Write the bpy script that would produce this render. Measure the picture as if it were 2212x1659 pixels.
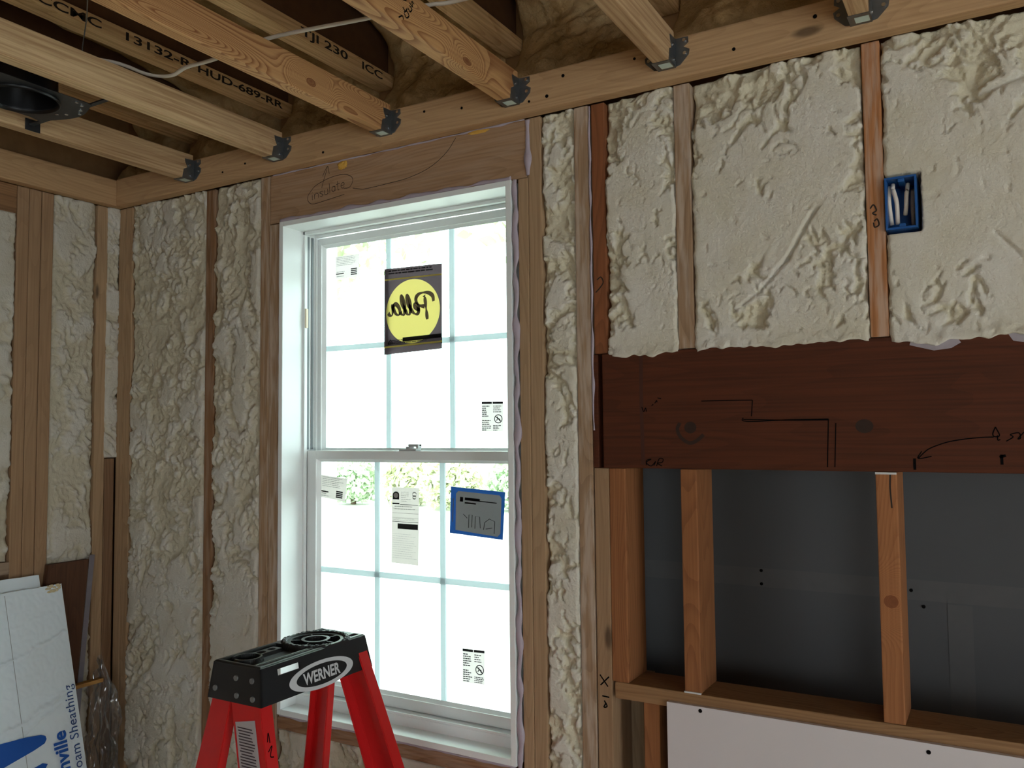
import bpy, bmesh, math, random
import numpy as np
from mathutils import Vector, Matrix

for o in list(bpy.data.objects):
    bpy.data.objects.remove(o, do_unlink=True)
S = bpy.context.scene
COL = S.collection

# ------------------------------------------------------------------ camera
EYE = 1.6
cam_data = bpy.data.cameras.new('camera')
cam = bpy.data.objects.new('camera', cam_data)
COL.objects.link(cam)
cam_data.sensor_fit = 'HORIZONTAL'
cam_data.sensor_width = 36.0
cam_data.lens = 1810.08 * 36.0 / 2212.0
cam_data.clip_start = 0.02
YAW, PITCH, ROLL = 0.52583728, 0.05623985, -0.01006406
_f = Vector((-math.sin(YAW) * math.cos(PITCH), math.cos(YAW) * math.cos(PITCH), math.sin(PITCH)))
_r = Vector((math.cos(YAW), math.sin(YAW), 0))
_u = _r.cross(_f)
_r2 = math.cos(ROLL) * _r + math.sin(ROLL) * _u
_u2 = -math.sin(ROLL) * _r + math.cos(ROLL) * _u
cam.matrix_world = Matrix(((_r2.x, _u2.x, -_f.x, 0), (_r2.y, _u2.y, -_f.y, 0), (_r2.z, _u2.z, -_f.z, EYE), (0, 0, 0, 1)))
S.camera = cam

# ------------------------------------------------------------------ world, daylight, exposure
S.view_settings.view_transform = 'Standard'
S.view_settings.look = 'None'
S.view_settings.gamma = 1.0
S.view_settings.use_curve_mapping = False
S.view_settings.exposure = -0.27
world = bpy.data.worlds.new('overcast_sky')
S.world = world
world.use_nodes = True
wn = world.node_tree.nodes
wn['Background'].inputs['Color'].default_value = (0.86, 0.97, 1.0, 1)
wn['Background'].inputs['Strength'].default_value = 9.0


def area_light(name, loc, direction, sx, sy, power, color):
    d = bpy.data.lights.new(name, 'AREA')
    d.shape = 'RECTANGLE'
    d.size, d.size_y = sx, sy
    d.energy = power
    d.color = color
    o = bpy.data.objects.new(name, d)
    COL.objects.link(o)
    o.location = loc
    o.rotation_euler = Vector(direction).to_track_quat('-Z', 'Z').to_euler()
    return o


# daylight entering through the openings of the room to the right of and behind the photographer
area_light('daylight_right_opening', (2.96, -0.35, 1.10), (-1, 0.0, -0.9), 1.1, 1.7, 4, (0.94, 0.97, 1.0))
area_light('daylight_back_opening', (1.60, -3.36, 1.40), (0.0, 1, -1.2), 1.1, 1.3, 9, (0.94, 0.97, 1.0))

# ------------------------------------------------------------------ helpers
W = 1.825        # plane of the stud faces of the window wall
LX = -2.652      # plane of the stud faces of the left wall
LEDG = 1.787     # front face of the ledger
DEP = 0.115      # depth of the studs


def lin(c):
    out = []
    for v in c:
        v = v / 255.0
        out.append(v / 12.92 if v <= 0.04045 else ((v + 0.055) / 1.055) ** 2.4)
    return (out[0], out[1], out[2], 1)


def wloc(o):
    v = Vector((0, 0, 0))
    while o is not None:
        v += o.location
        o = o.parent
    return v


def tag(o, label=None, cat=None, group=None, kind=None):
    if label: o['label'] = label
    if cat: o['category'] = cat
    if group: o['group'] = group
    if kind: o['kind'] = kind
    return o


def empty(name, loc):
    o = bpy.data.objects.new(name, None)
    o.empty_display_size = 0.05
    COL.objects.link(o)
    o.location = loc
    return o


def link_mesh(name, me, mat, parent, origin):
    o = bpy.data.objects.new(name, me)
    COL.objects.link(o)
    if parent is not None:
        o.parent = parent
    else:
        o.location = origin
    if mat is not None:
        me.materials.append(mat)
    return o


def mesh(name, verts, faces, mat, parent=None, origin=None, smooth=False):
    """verts in world coordinates; the object's origin is `origin` (or the parent's)."""
    v = np.asarray(verts, dtype=np.float64)
    if parent is not None:
        org = np.array(wloc(parent))
    elif origin is not None:
        org = np.array(origin, dtype=float)
    else:
        org = np.array([(v[:, 0].min() + v[:, 0].max()) / 2, (v[:, 1].min() + v[:, 1].max()) / 2, v[:, 2].min()])
    v = v - org
    me = bpy.data.meshes.new(name)
    me.from_pydata(v.tolist(), [], faces)
    me.update()
    if smooth:
        me.polygons.foreach_set('use_smooth', [True] * len(me.polygons))
    return link_mesh(name, me, mat, parent, org.tolist())


def from_bm(name, bm, mat, parent=None, origin=None, smooth=False):
    bm.verts.ensure_lookup_table()
    vs = np.array([v.co[:] for v in bm.verts])
    if parent is not None:
        org = np.array(wloc(parent))
    elif origin is not None:
        org = np.array(origin, dtype=float)
    else:
        org = np.array([(vs[:, 0].min() + vs[:, 0].max()) / 2, (vs[:, 1].min() + vs[:, 1].max()) / 2, vs[:, 2].min()])
    bmesh.ops.translate(bm, verts=bm.verts, vec=Vector((-org).tolist()))
    bmesh.ops.recalc_face_normals(bm, faces=bm.faces)
    me = bpy.data.meshes.new(name)
    bm.to_mesh(me)
    bm.free()
    if smooth:
        me.polygons.foreach_set('use_smooth', [True] * len(me.polygons))
    return link_mesh(name, me, mat, parent, org.tolist())


def add_box(bm, x0, x1, y0, y1, z0, z1, bevel=0.0, seg=2):
    vs = [bm.verts.new(p) for p in ((x0, y0, z0), (x1, y0, z0), (x1, y1, z0), (x0, y1, z0), (x0, y0, z1), (x1, y0, z1), (x1, y1, z1), (x0, y1, z1))]
    fs = [bm.faces.new([vs[i] for i in q]) for q in ((0, 3, 2, 1), (4, 5, 6, 7), (0, 1, 5, 4), (1, 2, 6, 5), (2, 3, 7, 6), (3, 0, 4, 7))]
    if bevel > 0:
        es = list({e for f in fs for e in f.edges})
        bmesh.ops.bevel(bm, geom=es, offset=bevel, segments=seg, affect='EDGES', profile=0.6)


def box(name, x0, x1, y0, y1, z0, z1, mat, parent=None, bevel=0.002, seg=2):
    bm = bmesh.new()
    add_box(bm, x0, x1, y0, y1, z0, z1, bevel, seg)
    return from_bm(name, bm, mat, parent)


def add_hex(bm, p, bevel=0.0):
    """p: 8 corners, bottom ring of four then top ring of four."""
    vs = [bm.verts.new(q) for q in p]
    fs = [bm.faces.new([vs[i] for i in q]) for q in ((0, 3, 2, 1), (4, 5, 6, 7), (0, 1, 5, 4), (1, 2, 6, 5), (2, 3, 7, 6), (3, 0, 4, 7))]
    if bevel > 0:
        es = list({e for f in fs for e in f.edges})
        bmesh.ops.bevel(bm, geom=es, offset=bevel, segments=2, affect='EDGES')


def add_cyl(bm, p0, p1, r, n=12, r1=None):
    p0, p1 = Vector(p0), Vector(p1)
    d = (p1 - p0).normalized()
    a = d.orthogonal().normalized()
    b = d.cross(a)
    r1 = r if r1 is None else r1
    k0 = [bm.verts.new(p0 + r * (math.cos(t) * a + math.sin(t) * b)) for t in [2 * math.pi * i / n for i in range(n)]]
    k1 = [bm.verts.new(p1 + r1 * (math.cos(t) * a + math.sin(t) * b)) for t in [2 * math.pi * i / n for i in range(n)]]
    for i in range(n):
        bm.faces.new((k0[i], k0[(i + 1) % n], k1[(i + 1) % n], k1[i]))
    bm.faces.new(k0[::-1])
    bm.faces.new(k1)


def cyl_part(name, p0, p1, r, mat, parent, n=10, r1=None):
    m = bmesh.new()
    add_cyl(m, p0, p1, r, n, r1)
    return from_bm(name, m, mat, parent)


def smooth_path(pts, n=8):
    P = [np.array(p, float) for p in pts]
    if len(P) < 3:
        return P
    P = [2 * P[0] - P[1]] + P + [2 * P[-1] - P[-2]]
    out = []
    for i in range(1, len(P) - 2):
        for k in range(n):
            t = k / n
            a, b, c, d = P[i - 1], P[i], P[i + 1], P[i + 2]
            out.append(0.5 * (2 * b + (c - a) * t + (2 * a - 5 * b + 4 * c - d) * t * t + (3 * b - a - 3 * c + d) * t ** 3))
    out.append(P[-2])
    return out


def add_tube(bm, pts, r, n=8, flat=1.0, rfun=None):
    pts = [Vector(p) for p in pts]
    rings = []
    for i, p in enumerate(pts):
        d = (pts[min(i + 1, len(pts) - 1)] - pts[max(i - 1, 0)]).normalized()
        up = Vector((0, 0, 1)) if abs(d.z) < 0.9 else Vector((0, 1, 0))
        a = d.cross(up).normalized()
        b = a.cross(d)
        rr = r * (rfun(i / max(1, len(pts) - 1)) if rfun else 1)
        rings.append([bm.verts.new(p + rr * (math.cos(t) * a + flat * math.sin(t) * b)) for t in [2 * math.pi * k / n for k in range(n)]])
    for A, B in zip(rings, rings[1:]):
        for k in range(n):
            bm.faces.new((A[k], A[(k + 1) % n], B[(k + 1) % n], B[k]))
    bm.faces.new(rings[0][::-1])
    bm.faces.new(rings[-1])


def strokes(name, lines, to3, width, mat, parent, curved=True, taper=False):
    """ribbons lying on a surface: lines of (u, v); to3 maps (u, v) to world."""
    vs, fs = [], []
    for ln in lines:
        P = smooth_path(ln, 6) if (curved and len(ln) > 2) else [np.array(p, float) for p in ln]
        base = len(vs)
        for i, p in enumerate(P):
            d = P[min(i + 1, len(P) - 1)] - P[max(i - 1, 0)]
            L = np.hypot(*d) or 1
            w = width / 2 * ((0.45 + 0.9 * abs(math.sin(2.2 * i / max(1, len(P) - 1) * math.pi + 0.6))) if taper else 1)
            nrm = np.array((-d[1], d[0])) / L * w
            vs.append(to3(*(p + nrm)))
            vs.append(to3(*(p - nrm)))
        for i in range(len(P) - 1):
            a = base + 2 * i
            fs.append((a, a + 1, a + 3, a + 2))
    return mesh(name, vs, fs, mat, parent)


def rects(name, rs, to3, mat, parent):
    vs, fs = [], []
    for (a, b, c, d) in rs:
        k = len(vs)
        vs += [to3(a, c), to3(b, c), to3(b, d), to3(a, d)]
        fs.append((k, k + 1, k + 2, k + 3))
    return mesh(name, vs, fs, mat, parent)


def poly(name, loops, to3, mat, parent):
    vs, fs = [], []
    for lp in loops:
        k = len(vs)
        vs += [to3(*p) for p in lp]
        fs.append(tuple(range(k, k + len(lp))))
    return mesh(name, vs, fs, mat, parent)


def ellipse(cx, cy, rx, ry, n=48):
    return [(cx + rx * math.cos(2 * math.pi * i / n), cy + ry * math.sin(2 * math.pi * i / n)) for i in range(n)]


def ring_mesh(name, cx, cy, ro, ri, to3, mat, parent, n=56):
    A, B = ellipse(cx, cy, ro[0], ro[1], n), ellipse(cx, cy, ri[0], ri[1], n)
    vs = [to3(*p) for p in A] + [to3(*p) for p in B]
    fs = [(i, (i + 1) % n, n + (i + 1) % n, n + i) for i in range(n)]
    return mesh(name, vs, fs, mat, parent)


def text(name, body, size, to3, mat, parent, align='LEFT', bold=0.0, sx=1.0, shear=0.0, spacing=1.0, fit=None):
    c = bpy.data.curves.new(name, 'FONT')
    c.body = body
    c.size = size
    c.align_x = align
    c.offset = bold
    c.shear = shear
    c.space_character = spacing
    c.resolution_u = 4
    o = bpy.data.objects.new(name, c)
    COL.objects.link(o)
    bpy.context.view_layer.update()
    me = bpy.data.meshes.new_from_object(o.evaluated_get(bpy.context.evaluated_depsgraph_get()))
    vs = [v.co.copy() for v in me.vertices]
    fs = [tuple(p.vertices) for p in me.polygons]
    bpy.data.objects.remove(o, do_unlink=True)
    bpy.data.meshes.remove(me)
    k = sx
    if fit:
        x0, x1 = min(v.x for v in vs), max(v.x for v in vs)
        k = fit / (x1 - x0)
    return mesh(name, [to3(v.x * k, v.y) for v in vs], fs, mat, parent)


# ------------------------------------------------------------------ numpy gradient noise
def _hash(ix, iy, seed):
    h = (ix.astype(np.int64) * 374761393 + iy.astype(np.int64) * 668265263 + seed * 974634777) & 0xffffffff
    h = ((h ^ (h >> 13)) * 1274126177) & 0xffffffff
    h = (h ^ (h >> 16)) & 0xffffffff
    return h


def pn(x, y, seed=0):
    ix, iy = np.floor(x), np.floor(y)
    fx, fy = x - ix, y - iy

    def g(ax, ay):
        a = _hash(ax, ay, seed) / 4294967296.0 * 2 * np.pi
        return np.cos(a) * (x - ax) + np.sin(a) * (y - ay)
    u, v = fx * fx * fx * (fx * (fx * 6 - 15) + 10), fy * fy * fy * (fy * (fy * 6 - 15) + 10)
    a, b = g(ix, iy), g(ix + 1, iy)
    c, d = g(ix, iy + 1), g(ix + 1, iy + 1)
    return ((a + u * (b - a)) + v * ((c + u * (d - c)) - (a + u * (b - a)))) * 1.41


def fbm(x, y, seed=0, oct=4):
    s, a = 0, 1.0
    for i in range(oct):
        s = s + a * pn(x * 2 ** i + 17.3 * i, y * 2 ** i - 9.1 * i, seed + i * 13)
        a *= 0.5
    return s


def sstep(a, b, x):
    t = np.clip((x - a) / (b - a), 0, 1)
    return t * t * (3 - 2 * t)


# ------------------------------------------------------------------ materials
_mats = {}


def nodemat(name):
    m = bpy.data.materials.new(name)
    m.use_nodes = True
    nt = m.node_tree
    b = nt.nodes['Principled BSDF']
    return m, nt, nt.nodes, nt.links, b


def plain(name, rgb, rough=0.6, metal=0.0, noise=0.0, nscale=40.0, bump=0.0, spec=0.4):
    if name in _mats: return _mats[name]
    m, nt, N, L, b = nodemat(name)
    c = lin(rgb)
    b.inputs['Roughness'].default_value = rough
    b.inputs['Metallic'].default_value = metal
    b.inputs['Specular IOR Level'].default_value = spec
    b.inputs['Base Color'].default_value = c
    if noise > 0 or bump > 0:
        tc = N.new('ShaderNodeTexCoord')
        nz = N.new('ShaderNodeTexNoise')
        nz.inputs['Scale'].default_value = nscale
        nz.inputs['Detail'].default_value = 5
        L.new(tc.outputs['Object'], nz.inputs['Vector'])
        if noise > 0:
            mr = N.new('ShaderNodeMapRange')
            mr.inputs['To Min'].default_value = 1 - noise
            mr.inputs['To Max'].default_value = 1 + noise
            L.new(nz.outputs['Fac'], mr.inputs['Value'])
            mx = N.new('ShaderNodeVectorMath'); mx.operation = 'SCALE'
            mx.inputs[0].default_value = c[:3]
            L.new(mr.outputs['Result'], mx.inputs['Scale'])
            L.new(mx.outputs['Vector'], b.inputs['Base Color'])
        if bump > 0:
            bp = N.new('ShaderNodeBump')
            bp.inputs['Strength'].default_value = bump
            bp.inputs['Distance'].default_value = 0.002
            L.new(nz.outputs['Fac'], bp.inputs['Height'])
            L.new(bp.outputs['Normal'], b.inputs['Normal'])
    _mats[name] = m
    return m


def math_node(N, op, a=None, b=None):
    n = N.new('ShaderNodeMath'); n.operation = op
    if a is not None: n.inputs[0].default_value = a
    if b is not None: n.inputs[1].default_value = b
    return n


def wood(name, axis, light, dark, cath=0.35, fine=0.35, freq=26.0, knots=0.5, knot_at=None, overspray=0.0, rough=0.72, red=None, fine_scale=190.0, vary=0.14):
    """procedural softwood with the grain along `axis`; contour lines of stretched noise make the growth rings."""
    if name in _mats: return _mats[name]
    m, nt, N, L, b = nodemat(name)
    tc = N.new('ShaderNodeTexCoord')
    oi = N.new('ShaderNodeObjectInfo')
    off = N.new('ShaderNodeVectorMath'); off.operation = 'SCALE'
    off.inputs[0].default_value = (3.1, 5.3, 7.7)
    L.new(oi.outputs['Random'], off.inputs['Scale'])
    add = N.new('ShaderNodeVectorMath'); add.operation = 'ADD'
    L.new(tc.outputs['Object'], add.inputs[0])
    if knot_at is None:
        L.new(off.outputs['Vector'], add.inputs[1])

    def scaled(al, cr):
        s = [cr, cr, cr]
        s['xyz'.index(axis)] = al
        mp = N.new('ShaderNodeVectorMath'); mp.operation = 'MULTIPLY'
        mp.inputs[1].default_value = s
        L.new(add.outputs['Vector'], mp.inputs[0])
        return mp

    def noise(v, detail, dist=0.0):
        n = N.new('ShaderNodeTexNoise')
        n.inputs['Scale'].default_value = 1.0
        n.inputs['Detail'].default_value = detail
        n.inputs['Distortion'].default_value = dist
        L.new(v.outputs['Vector'], n.inputs['Vector'])
        return n
    n1 = noise(scaled(1.1, 9.0), 1.5)
    val = n1.outputs['Fac']
    knot_mask = None
    if knot_at is not None:
        for (kp, amp, ra, rc) in knot_at:
            d = N.new('ShaderNodeVectorMath'); d.operation = 'SUBTRACT'
            L.new(tc.outputs['Object'], d.inputs[0]); d.inputs[1].default_value = kp
            sc = N.new('ShaderNodeVectorMath'); sc.operation = 'MULTIPLY'
            q = [1 / rc] * 3; q['xyz'.index(axis)] = 1 / ra
            sc.inputs[1].default_value = q
            L.new(d.outputs['Vector'], sc.inputs[0])
            ln = N.new('ShaderNodeVectorMath'); ln.operation = 'LENGTH'
            L.new(sc.outputs['Vector'], ln.inputs[0])
            sq = math_node(N, 'MULTIPLY'); L.new(ln.outputs['Value'], sq.inputs[0]); L.new(ln.outputs['Value'], sq.inputs[1])
            ng = math_node(N, 'MULTIPLY', b=-1.0); L.new(sq.outputs[0], ng.inputs[0])
            ex = math_node(N, 'EXPONENT'); L.new(ng.outputs[0], ex.inputs[0])
            am = math_node(N, 'MULTIPLY', b=amp); L.new(ex.outputs[0], am.inputs[0])
            ad = math_node(N, 'ADD'); L.new(val, ad.inputs[0]); L.new(am.outputs[0], ad.inputs[1])
            val = ad.outputs[0]
            ks = math_node(N, 'LESS_THAN', b=0.28); L.new(ln.outputs['Value'], ks.inputs[0])
            if knot_mask is None: knot_mask = ks
    fr = math_node(N, 'MULTIPLY', b=freq); L.new(val, fr.inputs[0])
    fra = math_node(N, 'FRACT'); L.new(fr.outputs[0], fra.inputs[0])
    band = N.new('ShaderNodeMapRange')
    band.interpolation_type = 'SMOOTHSTEP'
    band.inputs['From Min'].default_value = 0.35
    band.inputs['From Max'].default_value = 0.97
    L.new(fra.outputs[0], band.inputs['Value'])
    bs = math_node(N, 'MULTIPLY', b=cath); L.new(band.outputs['Result'], bs.inputs[0])
    n2 = noise(scaled(3.0, fine_scale), 3)
    fs = N.new('ShaderNodeMapRange')
    fs.inputs['From Min'].default_value = 0.35; fs.inputs['From Max'].default_value = 0.7
    fs.inputs['To Max'].default_value = fine
    L.new(n2.outputs['Fac'], fs.inputs['Value'])
    n3 = noise(scaled(1.5, 5.0), 3)
    vs = N.new('ShaderNodeMapRange')
    vs.inputs['To Min'].default_value = -vary * 1.5; vs.inputs['To Max'].default_value = vary * 1.5
    L.new(n3.outputs['Fac'], vs.inputs['Value'])
    a1 = math_node(N, 'ADD'); L.new(bs.outputs[0], a1.inputs[0]); L.new(fs.outputs['Result'], a1.inputs[1])
    a2 = math_node(N, 'ADD'); a2.use_clamp = True
    L.new(a1.outputs[0], a2.inputs[0]); L.new(vs.outputs['Result'], a2.inputs[1])
    mix = N.new('ShaderNodeMix'); mix.data_type = 'RGBA'
    mix.inputs['A'].default_value = lin(light); mix.inputs['B'].default_value = lin(dark)
    L.new(a2.outputs[0], mix.inputs['Factor'])
    colr = mix.outputs['Result']
    if knots > 0:
        vo = N.new('ShaderNodeTexVoronoi')
        vo.inputs['Scale'].default_value = 1.0
        vo.inputs['Randomness'].default_value = 1.0
        L.new(scaled(3.2, 9.0).outputs['Vector'], vo.inputs['Vector'])
        lt = N.new('ShaderNodeMapRange'); lt.interpolation_type = 'SMOOTHSTEP'
        lt.inputs['From Min'].default_value = 0.05; lt.inputs['From Max'].default_value = 0.13
        lt.inputs['To Min'].default_value = 1.0; lt.inputs['To Max'].default_value = 0.0
        L.new(vo.outputs['Distance'], lt.inputs['Value'])
        sep = N.new('ShaderNodeSeparateColor'); L.new(vo.outputs['Color'], sep.inputs['Color'])
        gt = math_node(N, 'GREATER_THAN', b=1 - 0.35 * knots); L.new(sep.outputs['Red'], gt.inputs[0])
        km = math_node(N, 'MULTIPLY'); L.new(lt.outputs['Result'], km.inputs[0]); L.new(gt.outputs[0], km.inputs[1])
        km2 = math_node(N, 'MULTIPLY', b=0.75); L.new(km.outputs[0], km2.inputs[0])
        mk = N.new('ShaderNodeMix'); mk.data_type = 'RGBA'
        L.new(colr, mk.inputs['A']); mk.inputs['B'].default_value = lin([v * 0.45 for v in dark])
        L.new(km2.outputs[0], mk.inputs['Factor'])
        colr = mk.outputs['Result']
    if knot_mask is not None:
        kk = math_node(N, 'MULTIPLY', b=0.7); L.new(knot_mask.outputs[0], kk.inputs[0])
        mk = N.new('ShaderNodeMix'); mk.data_type = 'RGBA'
        L.new(colr, mk.inputs['A']); mk.inputs['B'].default_value = lin((110, 58, 30))
        L.new(kk.outputs[0], mk.inputs['Factor'])
        colr = mk.outputs['Result']
    if overspray > 0:
        no = noise(scaled(7, 70), 5)
        mo = N.new('ShaderNodeMapRange'); mo.interpolation_type = 'SMOOTHSTEP'
        mo.inputs['From Min'].default_value = 0.42; mo.inputs['From Max'].default_value = 0.66
        mo.inputs['To Max'].default_value = overspray
        L.new(no.outputs['Fac'], mo.inputs['Value'])
        mk = N.new('ShaderNodeMix'); mk.data_type = 'RGBA'
        L.new(colr, mk.inputs['A']); mk.inputs['B'].default_value = lin((205, 190, 176))
        L.new(mo.outputs['Result'], mk.inputs['Factor'])
        colr = mk.outputs['Result']
    L.new(colr, b.inputs['Base Color'])
    b.inputs['Roughness'].default_value = rough
    b.inputs['Specular IOR Level'].default_value = 0.25
    bp = N.new('ShaderNodeBump')
    bp.inputs['Strength'].default_value = 0.25
    bp.inputs['Distance'].default_value = 0.0012
    L.new(n2.outputs['Fac'], bp.inputs['Height'])
    L.new(bp.outputs['Normal'], b.inputs['Normal'])
    _mats[name] = m
    return m


def foam_mat(name, c1, c2):
    if name in _mats: return _mats[name]
    m, nt, N, L, b = nodemat(name)
    tc = N.new('ShaderNodeTexCoord')
    n1 = N.new('ShaderNodeTexNoise'); n1.inputs['Scale'].default_value = 9; n1.inputs['Detail'].default_value = 6
    L.new(tc.outputs['Object'], n1.inputs['Vector'])
    mr = N.new('ShaderNodeMapRange'); mr.inputs['From Min'].default_value = 0.35; mr.inputs['From Max'].default_value = 0.72
    L.new(n1.outputs['Fac'], mr.inputs['Value'])
    mix = N.new('ShaderNodeMix'); mix.data_type = 'RGBA'
    mix.inputs['A'].default_value = lin(c1); mix.inputs['B'].default_value = lin(c2)
    L.new(mr.outputs['Result'], mix.inputs['Factor'])
    sk = N.new('ShaderNodeAttribute'); sk.attribute_name = 'skin'
    sm = math_node(N, 'MULTIPLY', b=0.75); L.new(sk.outputs['Fac'], sm.inputs[0])
    mk = N.new('ShaderNodeMix'); mk.data_type = 'RGBA'
    L.new(mix.outputs['Result'], mk.inputs['A']); mk.inputs['B'].default_value = lin((c2[0] - 1, c2[1] - 3, c2[2] - 10))
    L.new(sm.outputs[0], mk.inputs['Factor'])
    L.new(mk.outputs['Result'], b.inputs['Base Color'])
    b.inputs['Roughness'].default_value = 0.85
    b.inputs['Specular IOR Level'].default_value = 0.15
    n2 = N.new('ShaderNodeTexNoise'); n2.inputs['Scale'].default_value = 170; n2.inputs['Detail'].default_value = 4
    L.new(tc.outputs['Object'], n2.inputs['Vector'])
    bp = N.new('ShaderNodeBump'); bp.inputs['Strength'].default_value = 0.55; bp.inputs['Distance'].default_value = 0.004
    L.new(n2.outputs['Fac'], bp.inputs['Height'])
    L.new(bp.outputs['Normal'], b.inputs['Normal'])
    _mats[name] = m
    return m


def film(name, rgb, trans, mixf=0.5):
    """printed paper or film stuck on glass: reflects room light and lets daylight glow through it."""
    if name in _mats: return _mats[name]
    m = bpy.data.materials.new(name); m.use_nodes = True
    N, L = m.node_tree.nodes, m.node_tree.links
    N.remove(N['Principled BSDF'])
    d = N.new('ShaderNodeBsdfDiffuse'); d.inputs['Color'].default_value = lin(rgb)
    t = N.new('ShaderNodeBsdfTranslucent'); t.inputs['Color'].default_value = (trans[0], trans[1], trans[2], 1)
    a = N.new('ShaderNodeMixShader'); a.inputs[0].default_value = mixf
    L.new(d.outputs[0], a.inputs[1]); L.new(t.outputs[0], a.inputs[2])
    L.new(a.outputs[0], N['Material Output'].inputs['Surface'])
    _mats[name] = m
    return m


def glass_mat():
    if 'window_glass' in _mats: return _mats['window_glass']
    m = bpy.data.materials.new('window_glass'); m.use_nodes = True
    N, L = m.node_tree.nodes, m.node_tree.links
    N.remove(N['Principled BSDF'])
    t = N.new('ShaderNodeBsdfTransparent'); t.inputs['Color'].default_value = (0.95, 0.98, 0.97, 1)
    g = N.new('ShaderNodeBsdfGlossy'); g.inputs['Roughness'].default_value = 0.02
    fz = N.new('ShaderNodeFresnel'); fz.inputs['IOR'].default_value = 1.2
    a = N.new('ShaderNodeMixShader')
    L.new(fz.outputs[0], a.inputs[0]); L.new(t.outputs[0], a.inputs[1]); L.new(g.outputs[0], a.inputs[2])
    L.new(a.outputs[0], N['Material Output'].inputs['Surface'])
    _mats['window_glass'] = m
    return m


def plastic_mat():
    m = bpy.data.materials.new('clear_plastic_sheet'); m.use_nodes = True
    N, L = m.node_tree.nodes, m.node_tree.links
    N.remove(N['Principled BSDF'])
    t = N.new('ShaderNodeBsdfTransparent'); t.inputs['Color'].default_value = (0.85, 0.85, 0.85, 1)
    g = N.new('ShaderNodeBsdfGlossy'); g.inputs['Roughness'].default_value = 0.18
    d = N.new('ShaderNodeBsdfDiffuse'); d.inputs['Color'].default_value = (0.5, 0.5, 0.5, 1)
    a = N.new('ShaderNodeMixShader'); a.inputs[0].default_value = 0.22
    L.new(t.outputs[0], a.inputs[1]); L.new(g.outputs[0], a.inputs[2])
    c = N.new('ShaderNodeMixShader'); c.inputs[0].default_value = 0.12
    L.new(a.outputs[0], c.inputs[1]); L.new(d.outputs[0], c.inputs[2])
    L.new(c.outputs[0], N['Material Output'].inputs['Surface'])
    return m


PINE, PINED = (216, 180, 132), (168, 122, 78)
def W_joist(): return wood('joist_straight_grain', 'y', (208, 176, 136), (152, 114, 78), cath=0.12, fine=0.75, knots=0.15, fine_scale=150)
def W_stud(): return wood('stud_pine', 'z', (164, 132, 102), (126, 96, 70), knots=0.6, cath=0.18)
def W_aged(): return wood('stud_pine_aged', 'z', (176, 146, 114), (130, 102, 76), knots=0.5, cath=0.22)
def W_orange(): return wood('stud_fir_orange', 'z', (152, 99, 62), (110, 66, 38), knots=0.7)
def W_over(): return wood('stud_with_overspray', 'z', (166, 136, 108), (126, 100, 78), knots=0.3, overspray=0.5)
def W_oversoft(): return wood('stud_with_light_overspray', 'z', (168, 136, 106), (126, 98, 74), knots=0.3, overspray=0.4)

M_white = plain('white_vinyl', (236, 240, 240), 0.35, spec=0.5)
M_ink = plain('black_ink', (9, 7, 7), 0.9, spec=0.1)
M_pencil = plain('dark_pencil', (44, 32, 24), 0.7)
M_steel = plain('galvanised_steel', (120, 124, 128), 0.38, metal=0.85, noise=0.25, nscale=60)
M_darksteel = plain('dark_sheet_metal', (62, 64, 68), 0.4, metal=0.7, noise=0.2, nscale=50)
M_nail = plain('bright_nail', (200, 204, 208), 0.25, metal=1.0)
M_caulk = plain('lilac_sealant', (176, 164, 176), 0.45, noise=0.12, nscale=30, bump=0.3)
M_foam_r = foam_mat('cream_spray_foam', (214, 208, 197), (204, 196, 176))
M_foam_l = foam_mat('cream_spray_foam_darker', (202, 197, 188), (190, 182, 165))  # slightly darker cream for the left-hand bays and under the window
M_osb = plain('sheathing_board', (150, 112, 74), 0.85, noise=0.3, nscale=25)

# ------------------------------------------------------------------ setting: shell of the room
def shell(name, x0, x1, y0, y1, z0, z1, mat, parent=None):
    o = box(name, x0, x1, y0, y1, z0, z1, mat, parent, bevel=0)
    if parent is None: o['kind'] = 'structure'
    return o


M_sub = plain('plywood_subfloor', (222, 202, 168), 0.8, noise=0.2, nscale=6, bump=0.1)
M_dry = plain('drywall_paper', (216, 208, 206), 0.85, noise=0.03, nscale=8)
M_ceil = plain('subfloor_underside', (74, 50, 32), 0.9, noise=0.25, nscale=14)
BX, BY = 3.0, -3.4
shell('floor', -2.95, BX + 0.2, BY - 0.2, 2.30, -0.12, 0.0, M_sub)
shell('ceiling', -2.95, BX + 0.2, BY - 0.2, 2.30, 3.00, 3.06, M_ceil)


def wall_pieces(name, pieces, mat):
    bm = bmesh.new()
    for p in pieces:
        add_box(bm, *p)
    o = from_bm(name, bm, mat)
    o['kind'] = 'structure'
    return o


SY = W + DEP
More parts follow.
